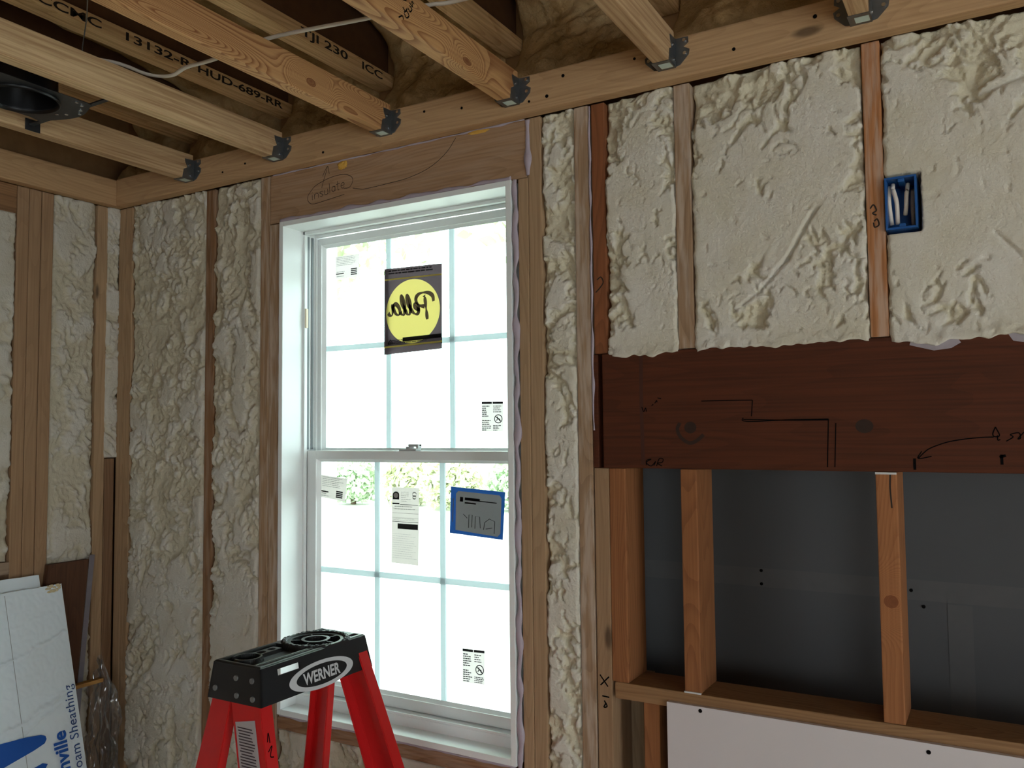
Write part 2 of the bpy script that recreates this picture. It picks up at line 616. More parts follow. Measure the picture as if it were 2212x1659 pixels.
# sheathing behind the window wall, leaving the window opening and the bumped-out chase open
wall_pieces('wall_window', [
    (-2.80, -1.866, SY, SY + 0.10, 0, 3.0), (-1.866, -1.055, SY, SY + 0.10, 2.246, 3.0), (-1.866, -1.055, SY, SY + 0.10, 0, 0.775),
    (-1.055, -0.85, SY, SY + 0.10, 0, 3.0), (-0.85, BX, SY, SY + 0.10, 1.56, 3.0)], M_osb)
wall_pieces('wall_left', [(LX - DEP - 0.05, LX - DEP, BY, SY, 0, 3.0)], M_osb)
wall_pieces('wall_back', [(-2.8, 1.0, BY - 0.1, BY, 0, 3.0), (2.2, BX, BY - 0.1, BY, 0, 3.0), (1.0, 2.2, BY - 0.1, BY, 2.1, 3.0), (1.0, 2.2, BY - 0.1, BY, 0, 0.7)], M_dry)
wall_pieces('wall_right', [(BX, BX + 0.1, BY, -0.95, 0, 3.0), (BX, BX + 0.1, 0.25, 2.3, 0, 3.0), (BX, BX + 0.1, -0.95, 0.25, 2.05, 3.0)], M_dry)
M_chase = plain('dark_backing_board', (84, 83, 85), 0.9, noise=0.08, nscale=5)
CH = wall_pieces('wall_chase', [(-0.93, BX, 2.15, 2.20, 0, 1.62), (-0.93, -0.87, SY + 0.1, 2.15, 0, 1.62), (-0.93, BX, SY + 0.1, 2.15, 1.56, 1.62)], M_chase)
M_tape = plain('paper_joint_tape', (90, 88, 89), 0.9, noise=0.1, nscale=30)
_chy = lambda u, v: (u, 2.1492, v)
mesh('joint_tape', [(-0.869, 2.1490, 1.252), (0.9, 2.1490, 1.246), (0.9, 2.1490, 1.200), (-0.869, 2.1490, 1.206)], [(0, 1, 2, 3)], M_tape, CH)
mesh('joint_tape', [(-0.117, 2.1488, 1.20), (-0.067, 2.1488, 1.20), (-0.067, 2.1488, 0.6), (-0.117, 2.1488, 0.6)], [(0, 1, 2, 3)], M_tape, CH)
for (sx, sz) in ((-0.53, 1.245), (-0.53, 1.212), (-0.19, 1.225), (-0.165, 1.19)):
    cyl_part('screw', (sx, 2.1475, sz), (sx, 2.1505, sz), 0.004, M_ink, CH)

# ------------------------------------------------------------------ window
def CZ(z): return EYE + z


win = tag(empty('window_1', (-1.46, W, CZ(-0.8225))), 'white vinyl double-hung window still covered in labels', 'window', kind='structure')
WL, WR, WT, WB = -1.851, -1.070, CZ(0.625), CZ(-0.806)
bm = bmesh.new()
add_box(bm, WL - 0.015, WL, W - 0.006, 2.06, CZ(-0.8225), CZ(0.640), 0.0015)
from_bm('side_jamb', bm, M_white, win)
bm = bmesh.new()
add_box(bm, WR, WR + 0.016, W - 0.006, 2.06, CZ(-0.8225), CZ(0.640), 0.0015)
from_bm('side_jamb', bm, M_white, win)
bm = bmesh.new()
add_box(bm, WL, WR, W - 0.006, 2.06, WT, CZ(0.640), 0.0015)
from_bm('head_jamb', bm, M_white, win)
bm = bmesh.new()
add_box(bm, WL, WR, W - 0.006, 1.885, CZ(-0.8225), WB, 0.0015)
add_box(bm, WL, WR, 1.880, 2.07, CZ(-0.8225), CZ(-0.779), 0.0015)
add_box(bm, WL, WR, 1.880, 1.884, CZ(-0.779), CZ(-0.772), 0.001)
from_bm('window_sill', bm, M_white, win)
bm = bmesh.new()
add_box(bm, WL, WR, 1.905, 1.918, WT - 0.010, WT, 0.001)
add_box(bm, WL, WR, 1.955, 1.9635, WT - 0.010, WT, 0.001)
for s, x in ((1, WL), (-1, WR)):
    a, b_ = (x, x + 0.007) if s > 0 else (x - 0.007, x)
    add_box(bm, a, b_, 1.905, 1.917, WB, WT, 0.001)
    add_box(bm, a, b_, 1.9555, 1.9635, WB, WT, 0.001)
from_bm('sash_stop', bm, M_white, win)
M_track = plain('grey_balance_track', (120, 126, 130), 0.5)
bm = bmesh.new()
for x0, x1 in ((WL + 0.0002, WL + 0.003), (WR - 0.003, WR - 0.0002)):
    add_box(bm, x0, x1, 1.921, 1.930, CZ(-0.05), WT - 0.012)
    add_box(bm, x0, x1, 1.940, 1.948, CZ(-0.05), WT - 0.012)
from_bm('balance_track', bm, M_track, win)
box('sash_limiter', WL, WL + 0.012, 1.906, 1.9165, CZ(0.325), CZ(0.385), plain('almond_plastic', (228, 214, 190), 0.4), win, 0.002)

M_bar = film('bloomed_glazing_bar', (232, 238, 242), (0.74, 0.78, 0.80), 0.5)  # bars made translucent so they glow, standing in for window bloom
G = glass_mat()


def sash(name, y0, y1, x0, x1, z0, z1, lw, rw, tw, bw, vx, hz, gy):
    m = bmesh.new()
    add_box(m, x0, x0 + lw, y0, y1, z0, z1, 0.0015)
    add_box(m, x1 - rw, x1, y0, y1, z0, z1, 0.0015)
    add_box(m, x0 + lw, x1 - rw, y0, y1, z1 - tw, z1, 0.0015)
    add_box(m, x0 + lw, x1 - rw, y0, y1, z0, z0 + bw, 0.0015)
    o = from_bm(name, m, M_white, win)
    gx0, gx1, gz0, gz1 = x0 + lw, x1 - rw, z0 + bw, z1 - tw
    # sloping glazing bead round the pane
    m = bmesh.new()
    t = 0.008
    A = [(gx0, gz0), (gx1, gz0), (gx1, gz1), (gx0, gz1)]
    B = [(gx0 + t, gz0 + t), (gx1 - t, gz0 + t), (gx1 - t, gz1 - t), (gx0 + t, gz1 - t)]
    va = [m.verts.new((p[0], y0 + 0.004, p[1])) for p in A]
    vb = [m.verts.new((p[0], gy - 0.001, p[1])) for p in B]
    vc = [m.verts.new((p[0], gy - 0.001, p[1])) for p in A]
    for i in range(4):
        j = (i + 1) % 4
        m.faces.new((va[i], va[j], vb[j], vb[i]))
        m.faces.new((va[i], vc[i], vc[j], va[j]))
        m.faces.new((vb[i], vb[j], vc[j], vc[i]))
    from_bm('glazing_bead', m, M_white, o)
    box('pane', gx0 - 0.003, gx1 + 0.003, gy, gy + 0.004, gz0 - 0.003, gz1 + 0.003, G, o, 0)
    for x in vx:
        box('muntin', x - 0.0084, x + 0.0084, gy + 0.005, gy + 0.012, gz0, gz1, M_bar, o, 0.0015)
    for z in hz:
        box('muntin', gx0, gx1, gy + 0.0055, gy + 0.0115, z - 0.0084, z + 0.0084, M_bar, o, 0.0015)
    box('pane', gx0 - 0.003, gx1 + 0.003, gy + 0.014, gy + 0.018, gz0 - 0.003, gz1 + 0.003, G, o, 0)
    return o


upper = sash('upper_sash', 1.965, 2.003, WL + 0.003, WR - 0.003, CZ(-0.080), CZ(0.6135), 0.016, 0.024, 0.022, 0.026, (-1.582, -1.351), (CZ(0.265),), 1.981)
lower = sash('lower_sash', 1.920, 1.956, WL + 0.005, WR - 0.005, CZ(-0.777), CZ(-0.0535), 0.036, 0.046, 0.0255, 0.030, (-1.591, -1.357), (CZ(-0.415),), 1.937)
bm = bmesh.new()
add_box(bm, -1.495, -1.435, 1.924, 1.950, CZ(-0.0535), CZ(-0.0475), 0.002)
add_cyl(bm, (-1.465, 1.938, CZ(-0.0475)), (-1.465, 1.938, CZ(-0.0415)), 0.012, 20)
add_box(bm, -1.468, -1.428, 1.932, 1.944, CZ(-0.0415), CZ(-0.034), 0.002)
add_box(bm, -1.436, -1.428, 1.926, 1.944, CZ(-0.0470), CZ(-0.034), 0.002)
from_bm('sash_lock', bm, plain('grey_lock', (176, 178, 178), 0.4), win)

# ------------------------------------------------------------------ framing of the window wall
def stud(label, x0, x1, z0, z1, mat, y0=W, y1=W + DEP, group='studs of the window wall', name='wall_stud', cat='wall stud'):
    return tag(box(name, x0, x1, y0, y1, z0, z1, mat, bevel=0.003), label, cat, group)


LBZ = CZ(0.791)     # underside of the ledger
GRP = 'studs of the window wall'
stud('dusty stud face right in the inside corner of the walls', -2.648, -2.612, 0, LBZ, W_aged())
stud('second dusty stud from the inside corner of the walls', -2.611, -2.574, 0, LBZ, W_aged())
stud('dark narrow stud sunk between the two foam bays left of the window', -2.203, -2.163, 0, LBZ, wood('stud_dark', 'z', (140, 104, 74), (100, 70, 46), knots=0.3, overspray=0.15), y0=W + 0.004)
stud('foam-smeared stud at the left side of the window, next to the foam', -1.951, -1.914, 0, LBZ, W_oversoft())
stud('stud touching the left jamb of the window, under the header end', -1.913, -1.872, 0, CZ(0.638), W_over())
stud('short-topped stud touching the sealant at the right jamb of the window', -1.036, -1.0065, 0, CZ(0.640), W_aged())
stud('full-height brown stud right of the window, left edge of the narrow foam strip', -1.006, -0.969, 0, LBZ, W_aged())
sA = stud('foam-spattered stud along the right edge of the narrow foam strip', -0.877, -0.839, 0, LBZ, W_over())
sB = stud('clean orange stud standing on the end of the dark brown beam', -0.832, -0.797, CZ(0.182), LBZ, wood('stud_clean_orange', 'z', (142, 88, 56), (106, 62, 38), knots=0.7), y0=W + 0.003)
sF = stud('stud directly below the left end of the brown beam, beside the shelf plate end', -0.836, -0.7985, 0, CZ(-0.089), W_stud())
stud('orange jack stud standing on the shelf plate under the brown beam', -0.798, -0.757, CZ(-0.581), CZ(-0.089), W_orange())
sC = stud('short stud below the brown beam, nearer the window', -0.6245, -0.5865, CZ(-0.581), CZ(-0.089), W_orange())
sD = stud('short stud below the brown beam with a round knot, farther right', -0.219, -0.179, CZ(-0.581), CZ(-0.089), wood('stud_knot', 'z', (166, 110, 70), (122, 74, 44), knots=0.0, cath=0.3, knot_at=[((0.001, -0.057, 0.237), 0.8, 0.045, 0.048)]))
strokes('end_split', [[(-0.1915, CZ(-0.093)), (-0.1925, CZ(-0.12)), (-0.1905, CZ(-0.16))]], lambda u, v: (u, W - 0.0004, v), 0.003, M_pencil, sD)
stud('foam-smeared stud between foam bays above the beam, nearer the window', -0.622, -0.584, CZ(0.182), LBZ, W_over())
sE = stud('stud between foam bays carrying the blue electrical box on its right', -0.219, -0.184, CZ(0.182), LBZ, wood('stud_box', 'z', (184, 126, 82), (138, 88, 54), knots=0.4, overspray=0.45))
strokes('pencil_mark', [[(-0.2115, 2.045), (-0.205, 2.052), (-0.2, 2.04), (-0.207, 2.035), (-0.2, 2.03)], [(-0.205, 2.018), (-0.199, 2.022), (-0.196, 2.01), (-0.204, 2.006), (-0.206, 2.016)]], lambda u, v: (u, W - 0.0005, v), 0.003, M_pencil, sE)
stud('foam-smeared stud at the far right above the beam, past the blue box', 0.192, 0.230, CZ(0.182), LBZ, W_over())
strokes('pencil_mark', [[(-0.822, 1.960), (-0.812, 1.966), (-0.806, 1.953), (-0.815, 1.940), (-0.826, 1.930)]], lambda u, v: (u, W + 0.0025, v), 0.003, M_pencil, sB)
stud('short orange stud under the shelf plate beside the drywall edge', -0.724, -0.6855, 0, CZ(-0.618), W_orange(), y0=W + 0.004)
stud('shadowed stud set back under the shelf plate, behind the drywall edge', -0.8255, -0.787, 0, CZ(-0.618), W_aged(), y0=W + 0.165, y1=W + 0.25)
box_sill = tag(box('rough_sill', -1.870, -1.038, W, W + DEP, CZ(-0.866), CZ(-0.8285), wood('sill_wood', 'x', (150, 110, 78), (104, 72, 48), knots=0.4, overspray=0.2), bevel=0.003), 'horizontal brown lumber sill right under the white window', 'rough sill')

hdr = tag(box('window_header', -1.912, -1.010, W + 0.001, W + 0.10, CZ(0.6405), LBZ, wood('header_wood', 'x', (172, 138, 108), (126, 96, 70), knots=0.55, cath=0.25, overspray=0.1), bevel=0.003), 'wide brown header over the window with circled handwriting and an arrow', 'window header')
# HEADER MARKS
HDR = [[(-1.6137, 2.2888), (-1.6779, 2.2824), (-1.7338, 2.2782), (-1.7539, 2.2887), (-1.7556, 2.3042), (-1.744, 2.3175), (-1.7241, 2.3321), (-1.6781, 2.3448), (-1.6361, 2.3491), (-1.6043, 2.3451), (-1.5854, 2.3346), (-1.5823, 2.3219), (-1.5948, 2.3068), (-1.6169, 2.3065)], [(-1.7009, 2.3209), (-1.6944, 2.3399), (-1.6847, 2.3633), (-1.6782, 2.3822)], [(-1.6977, 2.3555), (-1.6782, 2.3822), (-1.6716, 2.3587)], [(-1.5822, 2.3023), (-1.5574, 2.296), (-1.5339, 2.2929), (-1.4497, 2.2955), (-1.3783, 2.3005), (-1.309, 2.3174), (-1.2558, 2.3484), (-1.2248, 2.3826)], [(-1.7386, 2.3059), (-1.7372, 2.29)], [(-1.7391, 2.3122), (-1.738, 2.314)], [(-1.7298, 2.3072), (-1.7284, 2.2914)], [(-1.7294, 2.3025), (-1.7223, 2.3084), (-1.7145, 2.3048), (-1.7135, 2.2938)], [(-1.6962, 2.3108), (-1.7025, 2.3114), (-1.7084, 2.3073), (-1.7018, 2.3036), (-1.6953, 2.3006), (-1.7011, 2.2957), (-1.7074, 2.2963)], [(-1.6901, 2.3133), (-1.6891, 2.3008), (-1.6827, 2.2986), (-1.6768, 2.3027), (-1.6779, 2.3152), (-1.6765, 2.2996)], [(-1.6718, 2.3304), (-1.6692, 2.3007)], [(-1.6498, 2.318), (-1.6572, 2.3184), (-1.6614, 2.3099), (-1.6558, 2.3028), (-1.649, 2.3086), (-1.6499, 2.3195), (-1.6486, 2.304)], [(-1.64, 2.3321), (-1.6378, 2.3072), (-1.6329, 2.3064)], [(-1.6452, 2.3218), (-1.6308, 2.3248)], [(-1.6264, 2.3153), (-1.6145, 2.318), (-1.6174, 2.3245), (-1.6245, 2.3219), (-1.6262, 2.3138), (-1.6209, 2.3083), (-1.614, 2.3118)]]
strokes('handwriting', HDR, lambda u, v: (u, W + 0.0004, v), 0.0017, M_pencil, hdr)

beam = tag(empty('chase_beam', (0.2, W, CZ(-0.0885))), 'deep dark reddish-brown beam spanning over the dark opening at right', 'beam')
M_beam = wood('laminated_beam', 'x', (86, 43, 24), (56, 28, 16), knots=0.25, cath=0.22, fine=0.5, freq=14)
box('main_ply', -0.811, 1.9, W - 0.002, W + DEP - 0.01, CZ(-0.0885), CZ(0.1805), M_beam, beam, 0.003)
box('end_packer', -0.8375, -0.823, W, W + DEP - 0.01, CZ(-0.0885), CZ(0.1805), M_beam, beam, 0.002)
BEAM = [[(-0.5714, 1.6626), (-0.5146, 1.6625), (-0.4586, 1.6616)], [(-0.4586, 1.6616), (-0.4615, 1.6269)], [(-0.4794, 1.6242), (-0.4795, 1.6172), (-0.448, 1.6158), (-0.3879, 1.618), (-0.3044, 1.6186)], [(-0.4795, 1.6202), (-0.3879, 1.6174), (-0.3044, 1.6167)], [(-0.3044, 1.6186), (-0.3091, 1.5196)], [(-0.2902, 1.6098), (-0.2947, 1.5198)], [(-0.7034, 1.5191), (-0.7032, 1.5297), (-0.6919, 1.5329), (-0.7032, 1.5255), (-0.6923, 1.5172), (-0.681, 1.5278), (-0.6856, 1.5183)], [(-0.679, 1.5173), (-0.672, 1.5341), (-0.6632, 1.5332), (-0.6656, 1.5258), (-0.6766, 1.5236), (-0.6658, 1.5175)], [(-0.7119, 1.6526), (-0.7076, 1.6418), (-0.703, 1.6502), (-0.7009, 1.6417)], [(-0.6883, 1.6552), (-0.6838, 1.6582)], [(-0.6804, 1.6603), (-0.6759, 1.6665), (-0.6748, 1.6622)], [(-0.6735, 1.6727), (-0.6647, 1.6704)], [(-0.1399, 1.5388), (-0.1291, 1.5503), (-0.1171, 1.5593), (-0.0877, 1.5706), (-0.059, 1.5761), (-0.0309, 1.5792), (-0.0102, 1.5799)], [(-0.1335, 1.5527), (-0.1399, 1.5388), (-0.1162, 1.543)], [(-0.0068, 1.5988), (-0.0114, 1.5862), (-0.0088, 1.5807), (-0.0006, 1.583), (-0.0068, 1.5988)], [(-0.004, 1.583), (-0.0036, 1.5743), (0.0005, 1.5751)], [(0.0099, 1.5719), (0.021, 1.5797), (0.0171, 1.5844), (0.0306, 1.5874), (0.0329, 1.5781), (0.0289, 1.5766), (0.0389, 1.5889)]]
bf = lambda u, v: (u, W - 0.0026, v)
for grp in (BEAM[0:2], BEAM[2:4], BEAM[4:5], BEAM[5:6], BEAM[6:8], BEAM[8:12], BEAM[12:13], BEAM[13:14], BEAM[14:15], BEAM[15:16], BEAM[16:17]):
    strokes('pencil_mark', grp, bf, 0.0021, M_ink, beam)
strokes('marker_tick', [[(-0.1465, 1.5387), (-0.1465, 1.5166)]], bf, 0.005, M_ink, beam)
strokes('marker_tick', [[(0.0015, 1.5469), (0.0015, 1.5281)], [(-0.0021, 1.5422), (0.0082, 1.5454)]], bf, 0.005, M_ink, beam)
strokes('water_stain', [[(-0.712, 1.772), (-0.713, 1.65), (-0.711, 1.52)]], lambda u, v: (u, W - 0.0023, v), 0.009, plain('reddish_stain', (64, 29, 16), 0.7), beam)
M_kn = plain('beam_knot', (44, 25, 15), 0.7, noise=0.3, nscale=80)
poly('wood_knot', [ellipse(-0.598, 1.604, 0.014, 0.013, 20)], lambda u, v: (u, W - 0.00235, v), M_kn, beam)
poly('wood_knot', [ellipse(-0.236, 1.603, 0.017, 0.014, 20)], lambda u, v: (u, W - 0.00235, v), M_kn, beam)
strokes('knot_ring', [[(-0.622, 1.615), (-0.628, 1.600), (-0.62, 1.582), (-0.602, 1.570), (-0.585, 1.574), (-0.568, 1.588)]], lambda u, v: (u, W - 0.0023, v), 0.008, M_kn, beam)

M_smear = plain('sealant_smear', (158, 148, 154), 0.6, noise=0.2, nscale=60)
poly('sealant_smear', [[(-0.145, 1.772), (-0.10, 1.777), (-0.066, 1.774), (-0.058, 1.762), (-0.075, 1.752), (-0.105, 1.749), (-0.125, 1.755), (-0.148, 1.762)]], lambda u, v: (u, W - 0.0025, v), M_smear, beam)
poly('sealant_smear', [[(0.02, 1.774), (0.06, 1.778), (0.07, 1.762), (0.05, 1.755), (0.028, 1.760)]], lambda u, v: (u, W - 0.0025, v), M_smear, beam)
M_fill = plain('white_filler', (206, 206, 206), 0.6)
box('white_filler', -0.6245, -0.5865, W - 0.0035, W + 0.0, CZ(-0.5808), CZ(-0.5775), M_fill, sC, 0)
box('white_filler', -0.219, -0.180, W - 0.0025, W + 0.0, CZ(-0.0935), CZ(-0.0895), M_fill, sD, 0)
plate = tag(box('shelf_plate', -0.7915, 1.9, W - 0.001, W + DEP, CZ(-0.6185), CZ(-0.581), wood('plate_wood', 'x', (158, 120, 84), (112, 80, 54), knots=0.5), bevel=0.003), 'horizontal lumber plate forming a shelf below the dark opening', 'wall plate')
for ln in ([(-0.829, 1.030), (-0.809, 1.005)], [(-0.806, 1.028), (-0.828, 1.006)], [(-0.824, 0.982), (-0.806, 0.981)], [(-0.819, 0.972), (-0.812, 0.960), (-0.82, 0.957), (-0.814, 0.968)]):
    strokes('pencil_mark', [ln], lambda u, v: (u, W - 0.0006, v), 0.0032, M_ink, sF)
dw = tag(box('drywall_panel', -0.6625, 1.9, W - 0.0130, W - 0.0006, 0.01, CZ(-0.6035), plain('white_drywall', (212, 203, 204), 0.85, noise=0.02, nscale=10), bevel=0.001), 'pale drywall panel screwed on below the lumber shelf at bottom right', 'drywall')
for (sx, sz) in ((-0.586, 0.988), (-0.140, 0.980), (-0.60, 0.6), (-0.14, 0.6), (0.27, 0.98)):
    cyl_part('screw_head', (sx, W - 0.0137, sz), (sx, W - 0.0120, sz), 0.0042, M_ink, dw, 14)


# ------------------------------------------------------------------ framing of the left wall
def lstud(label, y0, y1, z0, z1, mat, x0=LX):
    return tag(box('wall_stud', x0 - DEP, x0, y0, y1, z0, z1, mat, bevel=0.003), label, 'wall stud', 'studs of the left wall')


lstud('left-wall stud at the picture edge, farthest from the corner of its tripled post', 1.474, 1.5115, 0, LBZ, W_stud())
lstud('middle stud of the tripled post on the left wall', 1.5125, 1.551, 0, LBZ, W_stud())
lstud('stud of the tripled post on the left wall, touching the foam bay', 1.553, 1.592, 0, LBZ, W_stud())
lstud('half-hidden left-wall stud behind corner foam lumps, above the leaning metal edge', 1.747, 1.786, 0, LBZ, W_aged())
lstud('corner nailer stud exposed below the lumpy corner foam', 1.7875, 1.8235, 0, CZ(-0.08), wood('stud_corner', 'z', (136, 104, 78), (100, 74, 54), knots=0.4))
lstud('left-wall stud just outside the picture, before the narrow foam strip', 1.02, 1.058, 0, LBZ, W_stud())
tag(box('window_header', LX - DEP, LX - 0.001, 1.058, 1.4735, CZ(0.700), LBZ, wood('header_left', 'y', (150, 112, 78), (104, 74, 50), knots=0.4), bevel=0.003), 'small lumber block under the left ledger at the upper left picture edge', 'header')
tag(box('rough_sill', LX - DEP, LX + 0.004, 1.058, 1.4735, CZ(-0.424), CZ(-0.386), wood('sill_left', 'y', (160, 138, 118), (116, 96, 80), knots=0.3), bevel=0.003), 'greyish lumber sill at the left picture edge above the white foam boards', 'rough sill')

# ------------------------------------------------------------------ spray foam bays
def foam(label, group, plane, u0, u1, z0, z1, off, seed, mat, base=0.024, amp=1.0, low=0.5, jit=0.004, topl=0.0, sidel=0.6, grooves=(), lip=0.0, res=0.0036, und=0.0015, cut=None, pit=0.030, edge=0.006):
    nu = max(6, int((u1 - u0) / res)); nz = max(8, int((z1 - z0) / res))
    s, t = np.meshgrid(np.linspace(0, 1, nu + 1), np.linspace(0, 1, nz + 1))
    zz = z0 + t * (z1 - z0)
    ja = jit * (0.9 * pn(zz * 22, zz * 0 + 3.3, seed) + 0.7 * pn(zz * 60, zz * 0 + 1.7, seed + 1)) + jit * 0.25
    jb = jit * (0.9 * pn(zz * 22, zz * 0 + 8.3, seed + 2) + 0.7 * pn(zz * 60, zz * 0 + 5.7, seed + 3)) + jit * 0.25
    uu = (u0 + ja) + s * ((u1 - jb) - (u0 + ja))
    if lip > 0:
        jz = lip * (0.9 * pn(uu * 14, uu * 0 + 2.2, seed + 5) + 0.6 * pn(uu * 45, uu * 0 + 7.2, seed + 6))
        zz = zz + jz * (1 - t) ** 6
    X, Z = uu + 10, zz + 10
    wx = X + 0.018 * pn(X * 9, Z * 9, seed + 20); wz = Z + 0.018 * pn(X * 9 + 40, Z * 9, seed + 21)
    h = amp * (0.030 * np.abs(pn(wx * 12, wz * 9, seed + 30)) + 0.026 * (0.30 + 0.5 * pn(wx * 17, wz * 13, seed + 34)) + 0.024 * np.abs(pn(wx * 33, wz * 29, seed + 31)) + 0.010 * np.abs(pn(wx * 72, wz * 66, seed + 32)) + 0.004 * np.abs(pn(wx * 140, wz * 130, seed + 33)))
    du = np.minimum(uu - u0, u1 - uu)
    d = base + low * 0.03 * fbm(X * 3.1, Z * 2.3, seed + 40, 2)
    d = d + sidel * 0.020 * (1 - sstep(0.0, 0.060, du)) * (0.6 + 0.8 * pn(X * 6, Z * 6, seed + 41))
    d = d + topl * 0.03 * sstep(0.72, 1.0, t)
    hr = h - d
    pl = off + und * fbm(X * 5, Z * 5, seed + 50, 3) + 0.0007 * fbm(X * 75, Z * 60, seed + 51, 2) - 0.003 * sstep(0.50, 0.68, pn(X * 48, Z * 44, seed + 52))
    for (a, b, w, dep) in grooves:
        ax, az = a; bx, bz = b
        L2 = (bx - ax) ** 2 + (bz - az) ** 2
        k = np.clip(((uu - ax) * (bx - ax) + (zz - az) * (bz - az)) / L2, 0, 1)
        dx, dz = uu - (ax + k * (bx - ax)), zz - (az + k * (bz - az))
        dist = np.hypot(dx, dz) + 0.002 * pn(X * 40, Z * 40, seed + 60)
        side = (dx * (bz - az) - dz * (bx - ax)) / math.sqrt(L2)
        pl = pl - dep * np.exp(-(dist / w) ** 2) + 0.05 * dep * np.exp(-((side - 2.2 * w) / (1.6 * w)) ** 2) * np.exp(-(np.maximum(0, dist - 3 * w) / w) ** 2)
    if lip > 0:
        hr = hr + 0.030 * (1 - sstep(0.0, 0.06, zz - zz[0:1, :]))
        pl = pl + 0.006 * (1 - sstep(0.004, 0.030, zz - zz[0:1, :])) * (0.4 + 1.2 * np.abs(pn(X * 28, Z * 28, seed + 70)))
    gap = np.maximum(0, pl - hr)
    hh = pl - pit * (1 - np.exp(-gap / pit))
    # steep pits are softened a little so the cut rims stay crisp but not jagged
    e = np.minimum(s, 1 - s) * (u1 - u0)
    hh = hh - edge * (1 - sstep(0, 0.006, e))
    if cut is not None:
        cu0, cu1, cz0, cz1, dep = cut
        ins = sstep(-0.004, 0.002, uu - cu0) * sstep(-0.002, 0.002, cu1 - uu) * sstep(-0.002, 0.002, zz - cz0) * sstep(-0.002, 0.002, cz1 - zz)
        hh = hh * (1 - ins) - dep * ins
    lim = -0.085
    hh = np.maximum(hh, lim)
    if plane == 'front':
        V = np.stack([uu, W - hh, zz], -1)
        back = lambda q: np.stack([q[:, 0], np.full(len(q), W + 0.09), q[:, 2]], -1)
    else:
        V = np.stack([LX + hh, uu, zz], -1)
        back = lambda q: np.stack([np.full(len(q), LX - 0.09), q[:, 1], q[:, 2]], -1)
    n0 = nu + 1
    verts = V.reshape(-1, 3)
    idx = np.arange(verts.shape[0]).reshape(nz + 1, nu + 1)
    q = np.stack([idx[:-1, :-1], idx[:-1, 1:], idx[1:, 1:], idx[1:, :-1]], -1).reshape(-1, 4)
    if plane != 'front':
        q = q[:, ::-1]
        q = q
    bd = np.concatenate([idx[0, :], idx[1:, -1], idx[-1, -2::-1], idx[-2:0:-1, 0]])
    bv = back(verts[bd])
    k0 = len(verts)
    allv = np.concatenate([verts, bv])
    nb = len(bd)
    nxt = np.roll(np.arange(nb), -1)
    sk = np.stack([bd, k0 + np.arange(nb), k0 + nxt, bd[nxt]], -1)
    if plane != 'front': sk = sk[:, ::-1]
    faces = np.concatenate([q, sk]).tolist()
    faces.append(list(range(k0 + nb - 1, k0 - 1, -1)) if plane != 'front' else list(range(k0, k0 + nb)))
    o = mesh('spray_foam', allv, faces, mat, smooth=True)
    o.data.validate()
    # the unshaved outer skin of the foam is a little yellower than its cut faces
    at = o.data.attributes.new('skin', 'FLOAT', 'POINT')
    sk_v = np.zeros(len(o.data.vertices), dtype=np.float32)
    sk_v[:verts.shape[0]] = sstep(0.001, 0.012, gap).reshape(-1)
    at.data.foreach_set('value', sk_v)
    return tag(o, label, 'spray foam', group)


GF = 'spray foam bays of the window wall'
FT = LBZ - 0.001
foam('tall cream foam bay between the corner studs and the dark sunken stud', GF, 'front', -2.573, -2.204, 0.02, FT, 0.007, 11, M_foam_l, base=0.0270, amp=1.22, low=0.9, topl=0.35, sidel=0.4, res=0.004, und=0.003, pit=0.02)
foam('tall cream foam bay between the dark sunken stud and the window', GF, 'front', -2.162, -1.952, 0.02, FT, 0.007, 23, M_foam_l, base=0.0295, amp=1.3, low=0.9, topl=0.35, sidel=0.4, res=0.0038, und=0.003, pit=0.02)
foam('cream foam under the window sill, behind the ladder legs', GF, 'front', -1.871, -1.037, 0.02, CZ(-0.867), 0.002, 31, M_foam_l, base=0.018, amp=0.9, low=0.8, res=0.005)
foam('narrow floor-to-ledger foam strip beside the window', GF, 'front', -0.968, -0.878, 0.02, FT, 0.003, 47, M_foam_r, base=0.034, amp=1.6, low=1.2, sidel=0.1, topl=0.3, res=0.0032, pit=0.022)
foam('cream foam bay above the beam end, beside the clean orange stud', GF, 'front', -0.796, -0.623, CZ(0.172), FT, 0.004, 53, M_foam_r, base=0.0215, amp=1.5, low=1.5, topl=0.5, sidel=0.9, lip=0.010, res=0.0032)
foam('wide cream foam bay with a diagonal knife groove above the beam', GF, 'front', -0.583, -0.220, CZ(0.175), FT, 0.004, 67, M_foam_r, base=0.0185, amp=1.5, low=1.5, topl=0.8, sidel=1.3, lip=0.009, res=0.0033,
     grooves=(((-0.320, 2.058), (-0.3785, 1.96), 0.0036, 0.013), ((-0.3785, 1.96), (-0.4386, 1.8959), 0.0034, 0.011), ((-0.4386, 1.8959), (-0.495, 1.858), 0.003, 0.007)))
foam('cream foam bay around the blue electrical box', GF, 'front', -0.183, 0.191, CZ(0.168), FT, 0.004, 79, M_foam_r, base=0.0200, amp=1.5, low=1.6, topl=0.6, sidel=0.8, lip=0.010, res=0.0033,
     grooves=(((0.0645, 2.2629), (-0.0064, 2.2425), 0.005, 0.012), ((-0.0064, 2.2425), (-0.0546, 2.2206), 0.004, 0.008), ((0.0512, 1.9116), (0.0068, 1.9699), 0.004, 0.006)), cut=(-0.200, -0.1195, CZ(0.3900), CZ(0.504), 0.080))
foam('cream foam bay past the far foam-smeared stud, outside the picture', GF, 'front', 0.231, 0.59, CZ(0.172), FT, 0.004, 113, M_foam_r, base=0.0200, amp=1.5, low=1.5, topl=0.5, sidel=0.8, lip=0.010, res=0.006)
GL = 'spray foam bays of the left wall'
